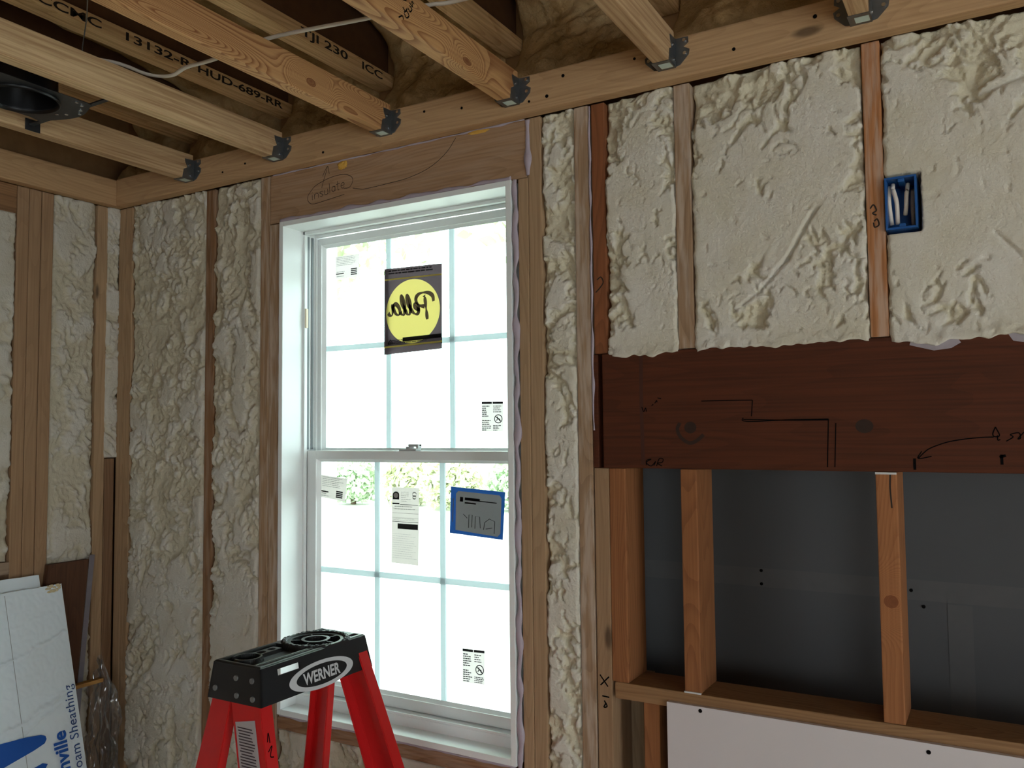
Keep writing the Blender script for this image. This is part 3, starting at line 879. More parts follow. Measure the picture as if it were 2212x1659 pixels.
foam('foam bay on the left wall above the dark leaning board', GL, 'left', 1.593, 1.746, 0.02, FT, 0.005, 83, M_foam_l, base=0.026, amp=1.2, low=0.7, sidel=0.8, res=0.0038, und=0.002, pit=0.018)
foam('lumpy foam in the inside corner of the walls', GL, 'left', 1.783, 1.8285, CZ(-0.076), FT, 0.012, 97, M_foam_l, base=0.008, amp=0.9, sidel=0.0, res=0.003, jit=0.0015, edge=0.003)
foam('narrow foam strip above the greyish sill near the tripled post', GL, 'left', 1.059, 1.4735, CZ(-0.385), CZ(0.699), 0.004, 103, M_foam_l, base=0.012, amp=0.8, low=0.8, res=0.005)


# ------------------------------------------------------------------ sealant beads
def bead(label, pts, r, seed, n=60, squash=0.6):
    rnd = random.Random(seed)
    P = [Vector(p) for p in pts]
    seg = [(b - a).length for a, b in zip(P, P[1:])]
    tot = sum(seg)
    cnt = max(8, int(tot / 0.006))
    out, rad = [], []
    ph = [rnd.uniform(0, 6.28) for _ in range(6)]
    for i in range(cnt + 1):
        d = tot * i / cnt
        k = 0
        while k < len(seg) - 1 and d > seg[k]:
            d -= seg[k]; k += 1
        p = P[k].lerp(P[k + 1], min(1, d / seg[k]))
        x = tot * i / cnt
        rad.append(0.75 + 0.32 * math.sin(x * 38 + ph[0]) * math.sin(x * 13 + ph[1]) + 0.25 * math.sin(x * 91 + ph[2]) * math.sin(x * 21 + ph[3]))
        wob = 0.25 * r * math.sin(x * 57 + ph[4])
        out.append(p + Vector((wob if abs((P[-1] - P[0]).z) > 0.3 else 0, 0, wob if abs((P[-1] - P[0]).z) <= 0.3 else 0)))
    m = bmesh.new()
    fn = lambda t: max(0.25, rad[min(len(rad) - 1, int(round(t * (len(rad) - 1))))])
    add_tube(m, out, r, 8, 1.0, fn)
    for v in m.verts:
        v.co.y = W + (v.co.y - W) * squash
    return tag(from_bm('sealant_bead', m, M_caulk, smooth=True), label, 'sealant bead', 'lilac sealant beads')


bead('lumpy lilac sealant bead down the right side of the window', [(-1.0445, W, CZ(-0.83)), (-1.0445, W, CZ(0.640))], 0.0095, 3)
bead('lilac sealant bead along the top of the white window frame', [(-1.866, W, CZ(0.645)), (-1.056, W, CZ(0.645))], 0.0075, 5)
bead('thin lilac sealant line down the left side of the window', [(-1.8695, W, CZ(-0.82)), (-1.8695, W, CZ(0.640))], 0.003, 8)
bead('lilac sealant bead under the window sill lip', [(-1.86, W, CZ(-0.8265)), (-1.06, W, CZ(-0.8265))], 0.0048, 9)
bead('pale sealant smear at the right end of the header', [(-1.0065, W, CZ(0.645)), (-1.0065, W, CZ(0.735)), (-1.0065, W, CZ(0.785))], 0.009, 12)
bead('thin pale sealant line left of the clean orange stud', [(-0.8352, W, CZ(-0.0)), (-0.8352, W, CZ(0.787))], 0.0036, 14)
bead('lilac sealant line where the header meets the ledger', [(-1.90, W, LBZ - 0.001), (-1.015, W, LBZ - 0.001)], 0.003, 16)
yf = foam_mat('yellow_gun_foam', (222, 180, 92), (206, 150, 60))


def blob(name, label, c, r, seed, mat, cat, squash=(1, 1, 1)):
    m = bmesh.new()
    bmesh.ops.create_icosphere(m, subdivisions=4, radius=1.0)
    vs = np.array([v.co[:] for v in m.verts])
    d = 1 + 0.35 * pn(vs[:, 0] * 2.2 + vs[:, 2], vs[:, 1] * 2.2 - vs[:, 2] * 1.4, seed) + 0.22 * pn(vs[:, 0] * 5, vs[:, 1] * 5 + vs[:, 2] * 5, seed + 1)
    for v, k in zip(m.verts, d):
        v.co = Vector(c) + Vector((v.co.x * squash[0], v.co.y * squash[1], v.co.z * squash[2])) * r * float(k)
    return tag(from_bm(name, m, mat, smooth=True), label, cat)


blob('foam_dab', 'small yellow foam dab on the header beside the circled handwriting', (-1.620, W + 0.001, CZ(0.776)), 0.013, 5, yf, 'foam dab', (1.3, 0.5, 0.9))
blob('foam_dab', 'thin yellow foam streak at the top right of the header', (-1.155, W + 0.001, CZ(0.785)), 0.012, 9, yf, 'foam dab', (2.6, 0.4, 0.4))

# ------------------------------------------------------------------ ledgers
LTZ = CZ(0.884)
led = tag(box('ledger_board', LX + 0.0385, 1.9, LEDG, W - 0.0005, LBZ, LTZ, wood('ledger_wood', 'x', (196, 160, 120), (148, 112, 78), knots=0.8, cath=0.2), bevel=0.004), 'long ledger board along the window wall that the joist hangers are nailed to', 'ledger board')
lel = tag(box('ledger_board', LX + 0.0005, LX + 0.038, -1.2, W - 0.0005, LBZ, LTZ - 0.002, wood('ledger_left_wood', 'y', (190, 154, 114), (144, 108, 76), knots=0.8, cath=0.2), bevel=0.004), 'ledger board along the left wall meeting the corner', 'ledger board')
rnd = random.Random(4)
for x in (-2.08, -1.98, -1.66, -1.52, -1.30, -1.18, -0.98, -0.93, -0.885, -0.70, -0.47, -0.30, 0.02, 0.09):
    z = CZ(rnd.uniform(0.805, 0.872))
    cyl_part('nail_head', (x, LEDG - 0.0012, z), (x, LEDG + 0.001, z), rnd.uniform(0.003, 0.0045), M_ink, led)

# ------------------------------------------------------------------ ceiling joists and hangers
JB, JT = CZ(0.8165), CZ(0.8975)
JX = [-2.2512, -1.8565, -1.4490, -1.0465, -0.6406, -0.2305, 0.175, 0.58, 0.985]
JLAB = [
    ('straight-grained joist next to the left ledger, the recessed light clipped to it', 'the joist next to the left wall'),
    ('straight-grained joist between the recessed light opening and the big-knot joist', 'the joist right of the recessed light'),
    ('joist with one big swirling round knot on its side', 'the joist with the big swirling knot'),
    ('joist with flame-like grain and scribbled digits on its side', 'the flame-grained joist with scribbled digits'),
    ('plain pale joist meeting the ledger above the clean orange stud bay', 'the pale joist right of the flame-grained one'),
    ('short joist end at the top right, above the blue box stud', 'the short joist end above the blue box stud'),
    ('joist past the right picture edge, first one out of view', 'the first joist past the right edge'),
    ('joist past the right picture edge, second one out of view', 'the second joist past the right edge'),
    ('joist past the right picture edge, third one out of view', 'the third joist past the right edge')]
KN = wood('joist_big_knot', 'y', (198, 152, 104), (128, 76, 44), cath=0.62, fine=0.25, freq=20, knots=0.0, knot_at=[((0.019, 0.0, 0.032), 1.05, 0.060, 0.036), ((0.019, 0.20, 0.07), 0.5, 0.10, 0.03), ((0.019, -0.38, 0.02), 0.45, 0.20, 0.025), ((0.019, -0.9, 0.07), 0.6, 0.16, 0.03)])
CT = wood('joist_flame_grain', 'y', (202, 156, 106), (130, 78, 44), cath=0.62, fine=0.25, freq=19, knots=0.15, knot_at=[((0.019, 0.15, 0.018), 0.65, 0.06, 0.03), ((0.019, -0.1, 0.06), 0.55, 0.16, 0.028), ((0.019, -0.5, 0.03), 0.5, 0.14, 0.03)])
M_tagl = plain('hanger_paper_label', (196, 214, 208), 0.6)


def hanger(x0, label):
    x1 = x0 + 0.0381
    root = tag(empty('joist_hanger', (x0 + 0.019, LEDG, JB - 0.002)), 'galvanised metal hanger under ' + label, 'joist hanger', 'joist hangers on the ledger')
    m = bmesh.new()
    t = 0.0016
    yb = LEDG - 0.046
    add_box(m, x0 - t, x1 + t, yb, LEDG - 0.0003, JB - 0.0022, JB - 0.0004)
    for s, xa, xb in ((-1, x0 - t - 0.0003, x0 - 0.0003), (1, x1 + 0.0003, x1 + t + 0.0003)):
        # side plate with a chamfered lower front corner
        pr = [(LEDG - 0.0003, JB - 0.002), (yb, JB - 0.002), (yb + 0.006, JB + 0.028), (yb + 0.020, JB + 0.036), (yb + 0.012, JB + 0.050), (yb + 0.010, JB + 0.062), (LEDG - 0.0003, JB + 0.064)]
        a = [m.verts.new((xa, p[0], p[1])) for p in pr]
        b = [m.verts.new((xb, p[0], p[1])) for p in pr]
        m.faces.new(a); m.faces.new(b[::-1])
        for i in range(len(pr)):
            j = (i + 1) % len(pr)
            m.faces.new((a[i], b[i], b[j], a[j]))
        # face flange with a notched outer edge
        base = xb if s > 0 else xa
        fr = [(0, 0.000), (0.010, 0.002), (0.030, 0.022), (0.032, 0.034), (0.018, 0.042), (0.030, 0.050), (0.029, 0.063), (0, 0.064)]
        a = [m.verts.new((base + s * p[0], LEDG - 0.0022, JB + p[1])) for p in fr]
        b = [m.verts.new((base + s * p[0], LEDG - 0.0004, JB + p[1])) for p in fr]
        m.faces.new(a); m.faces.new(b[::-1])
        for i in range(len(fr)):
            j = (i + 1) % len(fr)
            m.faces.new((a[i], b[i], b[j], a[j]))
    from_bm('bracket', m, M_steel, root)
    for s, xe in ((1, x1 + t), (-1, x0 - t)):
        for dx, dz in ((0.022, 0.026), (0.021, 0.056)):
            cyl_part('nail_head', (xe + s * dx, LEDG - 0.005, JB + dz), (xe + s * dx, LEDG - 0.002, JB + dz), 0.0042, M_nail, root)
        for dy, dz in ((0.020, 0.044), (0.014, 0.012)):
            cyl_part('nail_head', (xe, LEDG - dy, JB + dz), (xe + s * 0.0035, LEDG - dy, JB + dz), 0.004, M_nail, root)
    mesh('paper_label', [(x0 + 0.010, yb + 0.010, JB - 0.0026), (x1 - 0.001, yb + 0.010, JB - 0.0026), (x1 - 0.001, yb + 0.036, JB - 0.0026), (x0 + 0.010, yb + 0.036, JB - 0.0026)], [(0, 1, 2, 3)], M_tagl, root)
    return root


JOIST = []
for i, x in enumerate(JX[:7]):
    mt = KN if i == 2 else CT if i == 3 else W_joist()
    yk = 1.4765 if i == 2 else 1.40
    m = bmesh.new()
    add_box(m, x, x + 0.0381, -1.0, LEDG - 0.004, JB, JT, 0.003)
    if i == 2:
        # waney upper edge: cut the mesh along its length and let the top corner wander
        bmesh.ops.bisect_plane  # (kept simple below)
    o = from_bm('ceiling_joist', m, mt, origin=(x + 0.019, yk, JB))
    tag(o, JLAB[i][0], 'ceiling joist', 'ceiling joists')
    JOIST.append(o)
    if i < 7: hanger(x, JLAB[i][1])
jf = lambda u, v: (-1.0084 + 0.0006, u, v)
strokes('handwriting', [[(1.300, 2.428), (1.312, 2.436), (1.316, 2.430)], [(1.318, 2.444), (1.326, 2.438), (1.334, 2.446), (1.326, 2.452), (1.318, 2.446)], [(1.314, 2.455), (1.322, 2.450), (1.328, 2.458)],
                        [(1.330, 2.461), (1.338, 2.456), (1.344, 2.464), (1.336, 2.468)], [(1.336, 2.474), (1.346, 2.470), (1.344, 2.480), (1.352, 2.478)], [(1.312, 2.470), (1.326, 2.474)]], jf, 0.003, M_ink, JOIST[3])

# ------------------------------------------------------------------ engineered joists of the floor above
IB = CZ(1.018)
M_ifl = wood('ijoist_flange', 'y', (228, 192, 142), (176, 132, 86), cath=0.3, fine=0.6, knots=0.2)
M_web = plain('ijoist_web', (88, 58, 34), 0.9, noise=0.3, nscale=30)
IX = [(-2.365, 'engineered I-joist half hidden above the recessed light opening'), (-1.925, 'engineered I-joist with a long code ending in RR stamped along its flange'), (-1.516, 'engineered I-joist with a short code stamped along its flange, above the big-knot joist'), (-1.075, 'engineered I-joist with dark stains above the flame-grained joist'), (-0.64, 'engineered I-joist hidden above the pale joist over the orange stud'), (-0.21, 'engineered I-joist above the short joist end at the top right'), (0.22, 'engineered I-joist past the right picture edge')]
IJ = []
for xr, lab in IX[:6]:
    r = tag(empty('floor_i_joist', (xr - 0.029, 0.4, IB)), lab, 'I-joist', 'engineered joists of the floor above')
    box('bottom_flange', xr - 0.058, xr, -1.2, 1.935, IB, IB + 0.036, M_ifl, r, 0.002)
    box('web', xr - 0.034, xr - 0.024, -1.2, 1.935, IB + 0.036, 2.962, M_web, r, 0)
    box('top_flange', xr - 0.058, xr, -1.2, 1.935, 2.962, 2.999, M_ifl, r, 0.002)
    IJ.append(r)
M_stamp = plain('stamp_ink', (40, 30, 22), 0.8)
for i, body, y0, length, sz in ((1, 'ICCMC', 1.085, 0.180, 0.030), (1, '13132-R', 1.325, 0.205, 0.030), (1, 'HUD-689-RR', 1.560, 0.325, 0.030), (2, 'TJI 230', 1.548, 0.180, 0.030), (2, 'ICC', 1.785, 0.09, 0.030)):
    xr = IX[i][0]
    text('stamped_lettering', body, sz, lambda u, v, xr=xr, y0=y0: (xr + 0.0006, y0 + u, IB + 0.007 + v), M_stamp, IJ[i], fit=length, bold=0.0006)
strokes('stain', [[(1.57, IB + 0.02), (1.60, IB + 0.026)], [(1.60, IB + 0.008), (1.62, IB + 0.014)]], lambda u, v: (-1.075 + 0.0006, u, v), 0.02, M_ink, IJ[3])

# ------------------------------------------------------------------ fibreglass batts
def batt_mat():
    m, nt, N, L, b = nodemat('fibreglass_batt')
    tc = N.new('ShaderNodeTexCoord')
    n1 = N.new('ShaderNodeTexNoise'); n1.inputs['Scale'].default_value = 7; n1.inputs['Detail'].default_value = 7
    L.new(tc.outputs['Object'], n1.inputs['Vector'])
    cr = N.new('ShaderNodeValToRGB')
    cr.color_ramp.elements[0].position = 0.3; cr.color_ramp.elements[0].color = lin((142, 112, 74))
    cr.color_ramp.elements[1].position = 0.72; cr.color_ramp.elements[1].color = lin((212, 188, 146))
    e = cr.color_ramp.elements.new(0.5); e.color = lin((180, 148, 104))
    L.new(n1.outputs['Fac'], cr.inputs['Fac'])
    L.new(cr.outputs['Color'], b.inputs['Base Color'])
    b.inputs['Roughness'].default_value = 0.95
    b.inputs['Specular IOR Level'].default_value = 0.05
    n2 = N.new('ShaderNodeTexNoise'); n2.inputs['Scale'].default_value = 90; n2.inputs['Detail'].default_value = 5
    L.new(tc.outputs['Object'], n2.inputs['Vector'])
    bp = N.new('ShaderNodeBump'); bp.inputs['Strength'].default_value = 0.9; bp.inputs['Distance'].default_value = 0.006
    L.new(n2.outputs['Fac'], bp.inputs['Height']); L.new(bp.outputs['Normal'], b.inputs['Normal'])
    return m


M_batt = batt_mat()
edges = [LX - 0.04] + [v for xr, _ in IX[:6] for v in (xr - 0.058, xr)] + [1.2]
BL = ['fibreglass batt above the left ledger and the first joist', 'fibreglass batt between the recessed light and the long-stamped I-joist', 'fibreglass batt bulging behind the big-knot joist', 'fibreglass batt left of the flame-grained joist top', 'fibreglass batt between the flame-grained joist and the pale joist', 'fibreglass batt between the pale joist and the short joist end', 'fibreglass batt at the top right corner past the short joist end']
for i in range(7):
    xa, xb = edges[2 * i] + 0.003, edges[2 * i + 1] - 0.003
    nu, nv = max(20, int((xb - xa) / 0.009)), 130
    path = smooth_path([(1.846, LTZ - 0.010), (1.852, LTZ + 0.03), (1.890, LTZ + 0.08), (1.930, LTZ + 0.15), (1.915, LTZ + 0.22), (1.80, LTZ + 0.30), (1.2, LTZ + 0.35), (0.7, LTZ + 0.38), (0.0, LTZ + 0.39), (-0.8, LTZ + 0.39)], 14)
    P = np.array(path); nv = len(P)
    T = np.gradient(P, axis=0); T /= np.linalg.norm(T, axis=1)[:, None]
    Nn = np.stack([-T[:, 1], T[:, 0]], -1)
    Nn = np.where((Nn[:, :1] + 0.4 * Nn[:, 1:]) > 0, -Nn, Nn)
    arc = np.concatenate([[0], np.cumsum(np.linalg.norm(np.diff(P, axis=0), axis=1))])
    U, A = np.meshgrid(np.linspace(xa, xb, nu + 1), arc)
    dsp = 0.030 * fbm(U * 7 + 5, A * 7, 200 + i, 4) + 0.012 * np.abs(pn(U * 26, A * 20, 300 + i))
    wmid = 1 - np.abs((U - xa) / (xb - xa) * 2 - 1) ** 3
    dsp = dsp * (0.3 + 0.7 * wmid) * sstep(0, 0.05, A) + 0.018 * wmid * sstep(0.02, 0.12, A) + 0.004
    Y = P[:, 0][:, None] + Nn[:, 0][:, None] * dsp
    Z = P[:, 1][:, None] + Nn[:, 1][:, None] * dsp
    V = np.stack([U, Y, Z], -1).reshape(-1, 3)
    idx = np.arange(len(V)).reshape(nv, nu + 1)
    q = np.stack([idx[:-1, :-1], idx[:-1, 1:], idx[1:, 1:], idx[1:, :-1]], -1).reshape(-1, 4)
    # back sheet gives the batt its thickness
    B = np.stack([U, (P[:, 0] - Nn[:, 0] * 0.06)[:, None] + 0 * U, (P[:, 1] - Nn[:, 1] * 0.06)[:, None] + 0 * U], -1).reshape(-1, 3)
    bd = np.concatenate([idx[0, :], idx[1:, -1], idx[-1, -2::-1], idx[-2:0:-1, 0]])
    nxt = np.roll(np.arange(len(bd)), -1)
    k = len(V)
    sk = np.stack([bd, k + bd, k + bd[nxt], bd[nxt]], -1)
    o = mesh('insulation_batt', np.concatenate([V, B]), np.concatenate([q, q[:, ::-1] + k, sk]).tolist(), M_batt, smooth=True)
    tag(o, BL[i], 'insulation batt', 'fibreglass batts between the I-joists')

# ------------------------------------------------------------------ cable over the joists
bm = bmesh.new()
pts = smooth_path([(-2.33, 1.12, CZ(0.955)), (-2.05, 1.17, CZ(0.945)), (-1.886, 1.258, CZ(0.930)), (-1.85, 1.350, CZ(0.921)), (-1.80, 1.380, CZ(0.918)), (-1.741, 1.378, CZ(0.925)), (-1.649, 1.391, CZ(0.930)), (-1.461, 1.387, CZ(0.934)), (-1.187, 1.429, CZ(0.930)), (-1.039, 1.445, CZ(0.926)), (-0.967, 1.478, CZ(0.935)), (-0.6, 1.50, CZ(0.935)), (-0.2, 1.52, CZ(0.935)), (0.6, 1.5, CZ(0.94))], 8)
add_tube(bm, pts, 0.0058, 8, 0.7)
tag(from_bm('electrical_cable', bm, plain('white_cable_jacket', (206, 196, 184), 0.5), smooth=True), 'white electrical cable strung across the tops of the joists', 'cable')

bm = bmesh.new()
add_tube(bm, [(-1.900, 1.205, CZ(0.902)), (-1.880, 1.190, CZ(0.935)), (-1.830, 1.168, CZ(0.985)), (-1.80, 1.15, CZ(1.03))], 0.0014, 6)
tag(from_bm('tie_wire', bm, M_steel), 'thin bright tie wire above the joist next to the recessed light', 'wire')

# ------------------------------------------------------------------ recessed light housing
can = tag(empty('recessed_light', (-2.04, 1.137, CZ(0.826))), 'dark metal recessed light housing with round opening between the two left joists', 'recessed light')
cx, cy, rr = -2.043, 1.137, 0.082
n = 64
rim = [(cx + rr * math.cos(2 * math.pi * k / n), cy + rr * math.sin(2 * math.pi * k / n)) for k in range(n)]
outer = []
for k in range(n):
    a = 2 * math.pi * k / n
    # squarish plate with a tongue towards the window wall
    c, s = math.cos(a), math.sin(a)
    ext = 0.105 / max(abs(c), abs(s)) if abs(s) < abs(c) or s < 0 else 0.105 / max(abs(c), abs(s)) + 0.045 * max(0, s) ** 3
    outer.append((cx + min(0.118, ext) * c if False else cx + ext * c, cy + ext * s))
zt = CZ(0.828)
bm = bmesh.new()
A = [bm.verts.new((p[0], p[1], zt)) for p in outer]
B = [bm.verts.new((p[0], p[1], zt)) for p in rim]
A2 = [bm.verts.new((p[0], p[1], zt + 0.0015)) for p in outer]
B2 = [bm.verts.new((p[0], p[1], zt + 0.0015)) for p in rim]
for k in range(n):
    j = (k + 1) % n
    bm.faces.new((A[k], A[j], B[j], B[k])); bm.faces.new((A2[k], B2[k], B2[j], A2[j]))
    bm.faces.new((A[k], A2[k], A2[j], A[j])); bm.faces.new((B[k], B[j], B2[j], B2[k]))
from_bm('mounting_plate', bm, M_darksteel, can)
bm = bmesh.new()
prof = [(0.0, 0.088), (0.070, 0.088), (0.080, 0.080), (0.082, 0.004), (0.0835, -0.008), (0.0865, -0.009), (0.0865, -0.0005)]
for (r0, z0), (r1, z1) in zip(prof, prof[1:]):
    R0 = [bm.verts.new((cx + r0 * math.cos(2 * math.pi * k / n), cy + r0 * math.sin(2 * math.pi * k / n), zt + z0)) for k in range(n)]
    R1 = [bm.verts.new((cx + r1 * math.cos(2 * math.pi * k / n), cy + r1 * math.sin(2 * math.pi * k / n), zt + z1)) for k in range(n)]
    for k in range(n):
        j = (k + 1) % n
        bm.faces.new((R0[k], R0[j], R1[j], R1[k]))
bmesh.ops.remove_doubles(bm, verts=bm.verts, dist=1e-5)
from_bm('housing_can', bm, plain('black_can', (30, 30, 32), 0.35, metal=0.5), can, smooth=True)
bm = bmesh.new()
add_box(bm, -2.2125, -2.03, 1.253, 1.266, CZ(0.8295), CZ(0.833), 0.0006)
add_box(bm, -2.2125, -2.2095, 1.244, 1.284, CZ(0.815), CZ(0.846), 0.0006)
add_box(bm, -2.05, -1.862, 1.253, 1.266, CZ(0.8295), CZ(0.833), 0.0006)
add_box(bm, -1.862, -1.8585, 1.244, 1.284, CZ(0.820), CZ(0.846), 0.0006)
from_bm('bar_hanger', bm, M_darksteel, can)
for (px, py) in ((-1.995, 1.262), (-2.02, 1.275), (-1.965, 1.245), (-2.07, 1.245), (-2.05, 1.258), (-1.955, 1.225)):
    cyl_part('screw_head', (px, py, zt - 0.002), (px, py, zt), 0.0042, M_nail, can)

# ------------------------------------------------------------------ blue electrical box with cables
M_blue = plain('blue_pvc', (28, 84, 150), 0.4, noise=0.06, nscale=60)
eb = tag(empty('electrical_box', (-0.152, W - 0.006, CZ(0.392))), 'open blue plastic electrical box on the stud above the beam', 'electrical box')
bx0, bx1, bz0, bz1, by0, by1 = -0.1825, -0.124, CZ(0.394), CZ(0.500), W - 0.012, W + 0.070
bm = bmesh.new()
t = 0.0042
add_box(bm, bx0, bx0 + t, by0, by1, bz0, bz1, 0.0006)
add_box(bm, bx1 - t, bx1, by0, by1, bz0, bz1, 0.0006)
add_box(bm, bx0 + t, bx1 - t, by0, by1, bz0, bz0 + t, 0.0006)
add_box(bm, bx0 + t, bx1 - t, by0, by1, bz1 - t, bz1, 0.0006)
add_box(bm, bx0 + t, bx1 - t, by1 - 0.003, by1, bz0 + t, bz1 - t)
from_bm('box_body', bm, M_blue, eb)
for z0, z1 in ((bz1 - t - 0.007, bz1 - t), (bz0 + t, bz0 + t + 0.007)):
    box('screw_boss', -0.158, -0.146, by0 + 0.001, by1 - 0.02, z0, z1, M_blue, eb, 0.0015)
M_cab = plain('white_cable_jacket_clean', (226, 216, 204), 0.5)
CB = [[(-0.1755, 2.088), (-0.1763, 2.0532), (-0.1736, 2.0096)], [(-0.1693, 2.0915), (-0.1679, 2.0779), (-0.1623, 2.0511), (-0.1624, 2.0095)], [(-0.1424, 2.0915), (-0.1441, 2.0691), (-0.1458, 2.0436), (-0.1489, 2.0290)], [(-0.1354, 2.085), (-0.1360, 2.05), (-0.1364, 2.0100)]]
CL = ['leftmost white cable curving inside the blue box', 'S-curved white cable second from left inside the blue box', 'straight white cable right of the middle in the blue box', 'shadowed white cable against the right side of the blue box']
for k, c in enumerate(CB):
    y = [W + 0.006, W + 0.004, W + 0.012, W + 0.040][k]
    bm = bmesh.new()
    add_tube(bm, smooth_path([(u, y + (0.012 if j in (0, len(c) - 1) else 0), z) for j, (u, z) in enumerate(c)], 6), 0.0042, 10, 1.0)
    tag(from_bm('cable_end', bm, M_cab, smooth=True), CL[k], 'cable', 'cables in the blue box')

# ------------------------------------------------------------------ stickers on the window glass
GYU, GYL = 1.981, 1.937
P_white = film('paper_label_white', (222, 222, 218), (0.66, 0.58, 0.58))
P_grey = film('paper_label_grey', (214, 212, 206), (0.50, 0.44, 0.42))
P_black = film('label_print_black', (30, 26, 28), (0.03, 0.03, 0.03))
P_mid = film('label_print_grey', (120, 118, 118), (0.40, 0.40, 0.40))
P_dgrey = film('dark_grey_film', (96, 84, 88), (0.070, 0.052, 0.058))
P_script = film('script_grey_print', (90, 78, 78), (0.16, 0.13, 0.16))
P_yel = film('yellow_film', (236, 218, 110), (0.52, 0.43, 0.14))
P_blue = film('blue_film', (40, 90, 170), (0.010, 0.036, 0.13))
P_env = film('grey_envelope', (150, 148, 150), (0.062, 0.058, 0.060))


def sheet(name, label, quad, y, mat, group=None, cat='sticker', hole=None):
    """a rectangle of film on the pane; returns root and a map from unit coordinates (0..1, 0..1 upwards)"""
    (a, b, c, d) = [np.array(p) for p in quad]      # top-left, top-right, bottom-right, bottom-left

    def to3(k):
        def f(u, v):
            p = (1 - v) * ((1 - u) * d + u * c) + v * ((1 - u) * a + u * b)
            return (p[0], y - 0.0006 - 0.00025 * k, p[1])
        return f
    if hole is None:
        vs, fs = [to3(0)(0, 0), to3(0)(1, 0), to3(0)(1, 1), to3(0)(0, 1)], [(0, 1, 2, 3)]
    else:
        n = len(hole)
        cu, cv = sum(p[0] for p in hole) / n, sum(p[1] for p in hole) / n
        outer = []
        for (u, v) in hole:
            du, dv = u - cu, v - cv
            k = min(((1 - cu) if du > 0 else cu) / max(abs(du), 1e-9), ((1 - cv) if dv > 0 else cv) / max(abs(dv), 1e-9))
            outer.append((cu + du * k, cv + dv * k))
        # put the four corners on the nearest rim points
        for cn in ((0, 0), (1, 0), (1, 1), (0, 1)):
            near_i = min(range(n), key=lambda q: (outer[q][0] - cn[0]) ** 2 + (outer[q][1] - cn[1]) ** 2)
            outer[near_i] = cn
        vs = [to3(0)(*p) for p in outer] + [to3(0)(*p) for p in hole]
        fs = [(q, (q + 1) % n, n + (q + 1) % n, n + q) for q in range(n)]
    o = mesh(name, vs, fs, mat)
    tag(o, label, cat, group)
    return o, to3


def lines_of_print(rnd, u0, u1, v0, v1, n, thick=0.35, minw=0.4):
    out = []
    for i in range(n):
        v = v1 - (i + 0.5) * (v1 - v0) / n
        u = u0
        end = u0 + (u1 - u0) * rnd.uniform(minw, 1.0)
        while u < end:
            w = rnd.uniform(0.03, 0.12)
            out.append((u, min(end, u + w), v - thick * (v1 - v0) / n / 2, v + thick * (v1 - v0) / n / 2))
            u += w + 0.015
    return out


def zq(q): return [(x, CZ(z)) for x, z in q]


rnd = random.Random(7)
st, f3 = sheet('window_sticker', 'large dark sticker with yellow disc and mirrored brand script on the upper sash', zq(((-1.592, 0.493), (-1.380, 0.488), (-1.381, 0.240), (-1.593, 0.233))), GYU, P_dgrey, hole=ellipse(0.50, 0.475, 0.465, 0.375, 64))
for v0, v1 in ((0.862, 0.880), (0.075, 0.095)):
    rects('yellow_stripe', [(0, 1, v0, v1)], f3(1), P_yel, st)
poly('yellow_disc', [ellipse(0.50, 0.475, 0.465, 0.375, 64)], f3(0), P_yel, st)
# mirrored script: drawn forwards, then flipped left to right
SC = [
    [(0.245, 0.36), (0.262, 0.47), (0.285, 0.60), (0.30, 0.645)], [(0.14, 0.565), (0.16, 0.635), (0.25, 0.675), (0.37, 0.672), (0.435, 0.63), (0.43, 0.575), (0.37, 0.53), (0.29, 0.515)],
    [(0.375, 0.475), (0.45, 0.515), (0.465, 0.55), (0.435, 0.56), (0.40, 0.52), (0.395, 0.46), (0.425, 0.435), (0.475, 0.45), (0.52, 0.49)],
    [(0.52, 0.49), (0.58, 0.57), (0.60, 0.655), (0.575, 0.665), (0.545, 0.59), (0.535, 0.50), (0.55, 0.445), (0.585, 0.445), (0.62, 0.49)],
    [(0.62, 0.49), (0.68, 0.57), (0.70, 0.655), (0.675, 0.665), (0.645, 0.59), (0.635, 0.50), (0.65, 0.445), (0.685, 0.45), (0.71, 0.48)],
    [(0.845, 0.555), (0.79, 0.575), (0.735, 0.53), (0.72, 0.475), (0.745, 0.445), (0.79, 0.465), (0.83, 0.52), (0.85, 0.565), (0.845, 0.50), (0.86, 0.45), (0.90, 0.455), (0.925, 0.48)]]
SC = [[(1 - u, v) for u, v in l] for l in SC]
strokes('script_lettering', SC, f3(2), 0.042, P_script, st, taper=True)
rects('fine_print', lines_of_print(rnd, 0.08, 0.95, 0.925, 0.985, 2, 0.5, 0.8) + lines_of_print(rnd, 0.1, 0.92, 0.11, 0.165, 3, 0.4, 0.7), f3(2), P_black, st)
rects('warning_bar', [(0.33, 0.99, 0.130, 0.178)], f3(3), P_black, st)
strokes('warning_triangle', [[(0.07, 0.12), (0.115, 0.165), (0.16, 0.12), (0.07, 0.12)]], f3(3), 0.018, P_black, st, curved=False)

st, f3 = sheet('window_sticker', 'pale square sticker with small print at the top left of the upper sash', zq(((-1.787, 0.553), (-1.690, 0.553), (-1.692, 0.482), (-1.786, 0.482))), GYU, P_white)
rects('fine_print', lines_of_print(rnd, 0.05, 0.95, 0.55, 0.97, 6, 0.3, 0.7) + lines_of_print(rnd, 0.05, 0.4, 0.05, 0.35, 3, 0.3), f3(1), P_mid, st)
rects('printed_bars', [(0.66, 0.92, 0.10 + 0.08 * k, 0.15 + 0.08 * k) for k in range(4)] + [(0.02, 0.36, 0.20, 0.24)], f3(1), P_black, st)

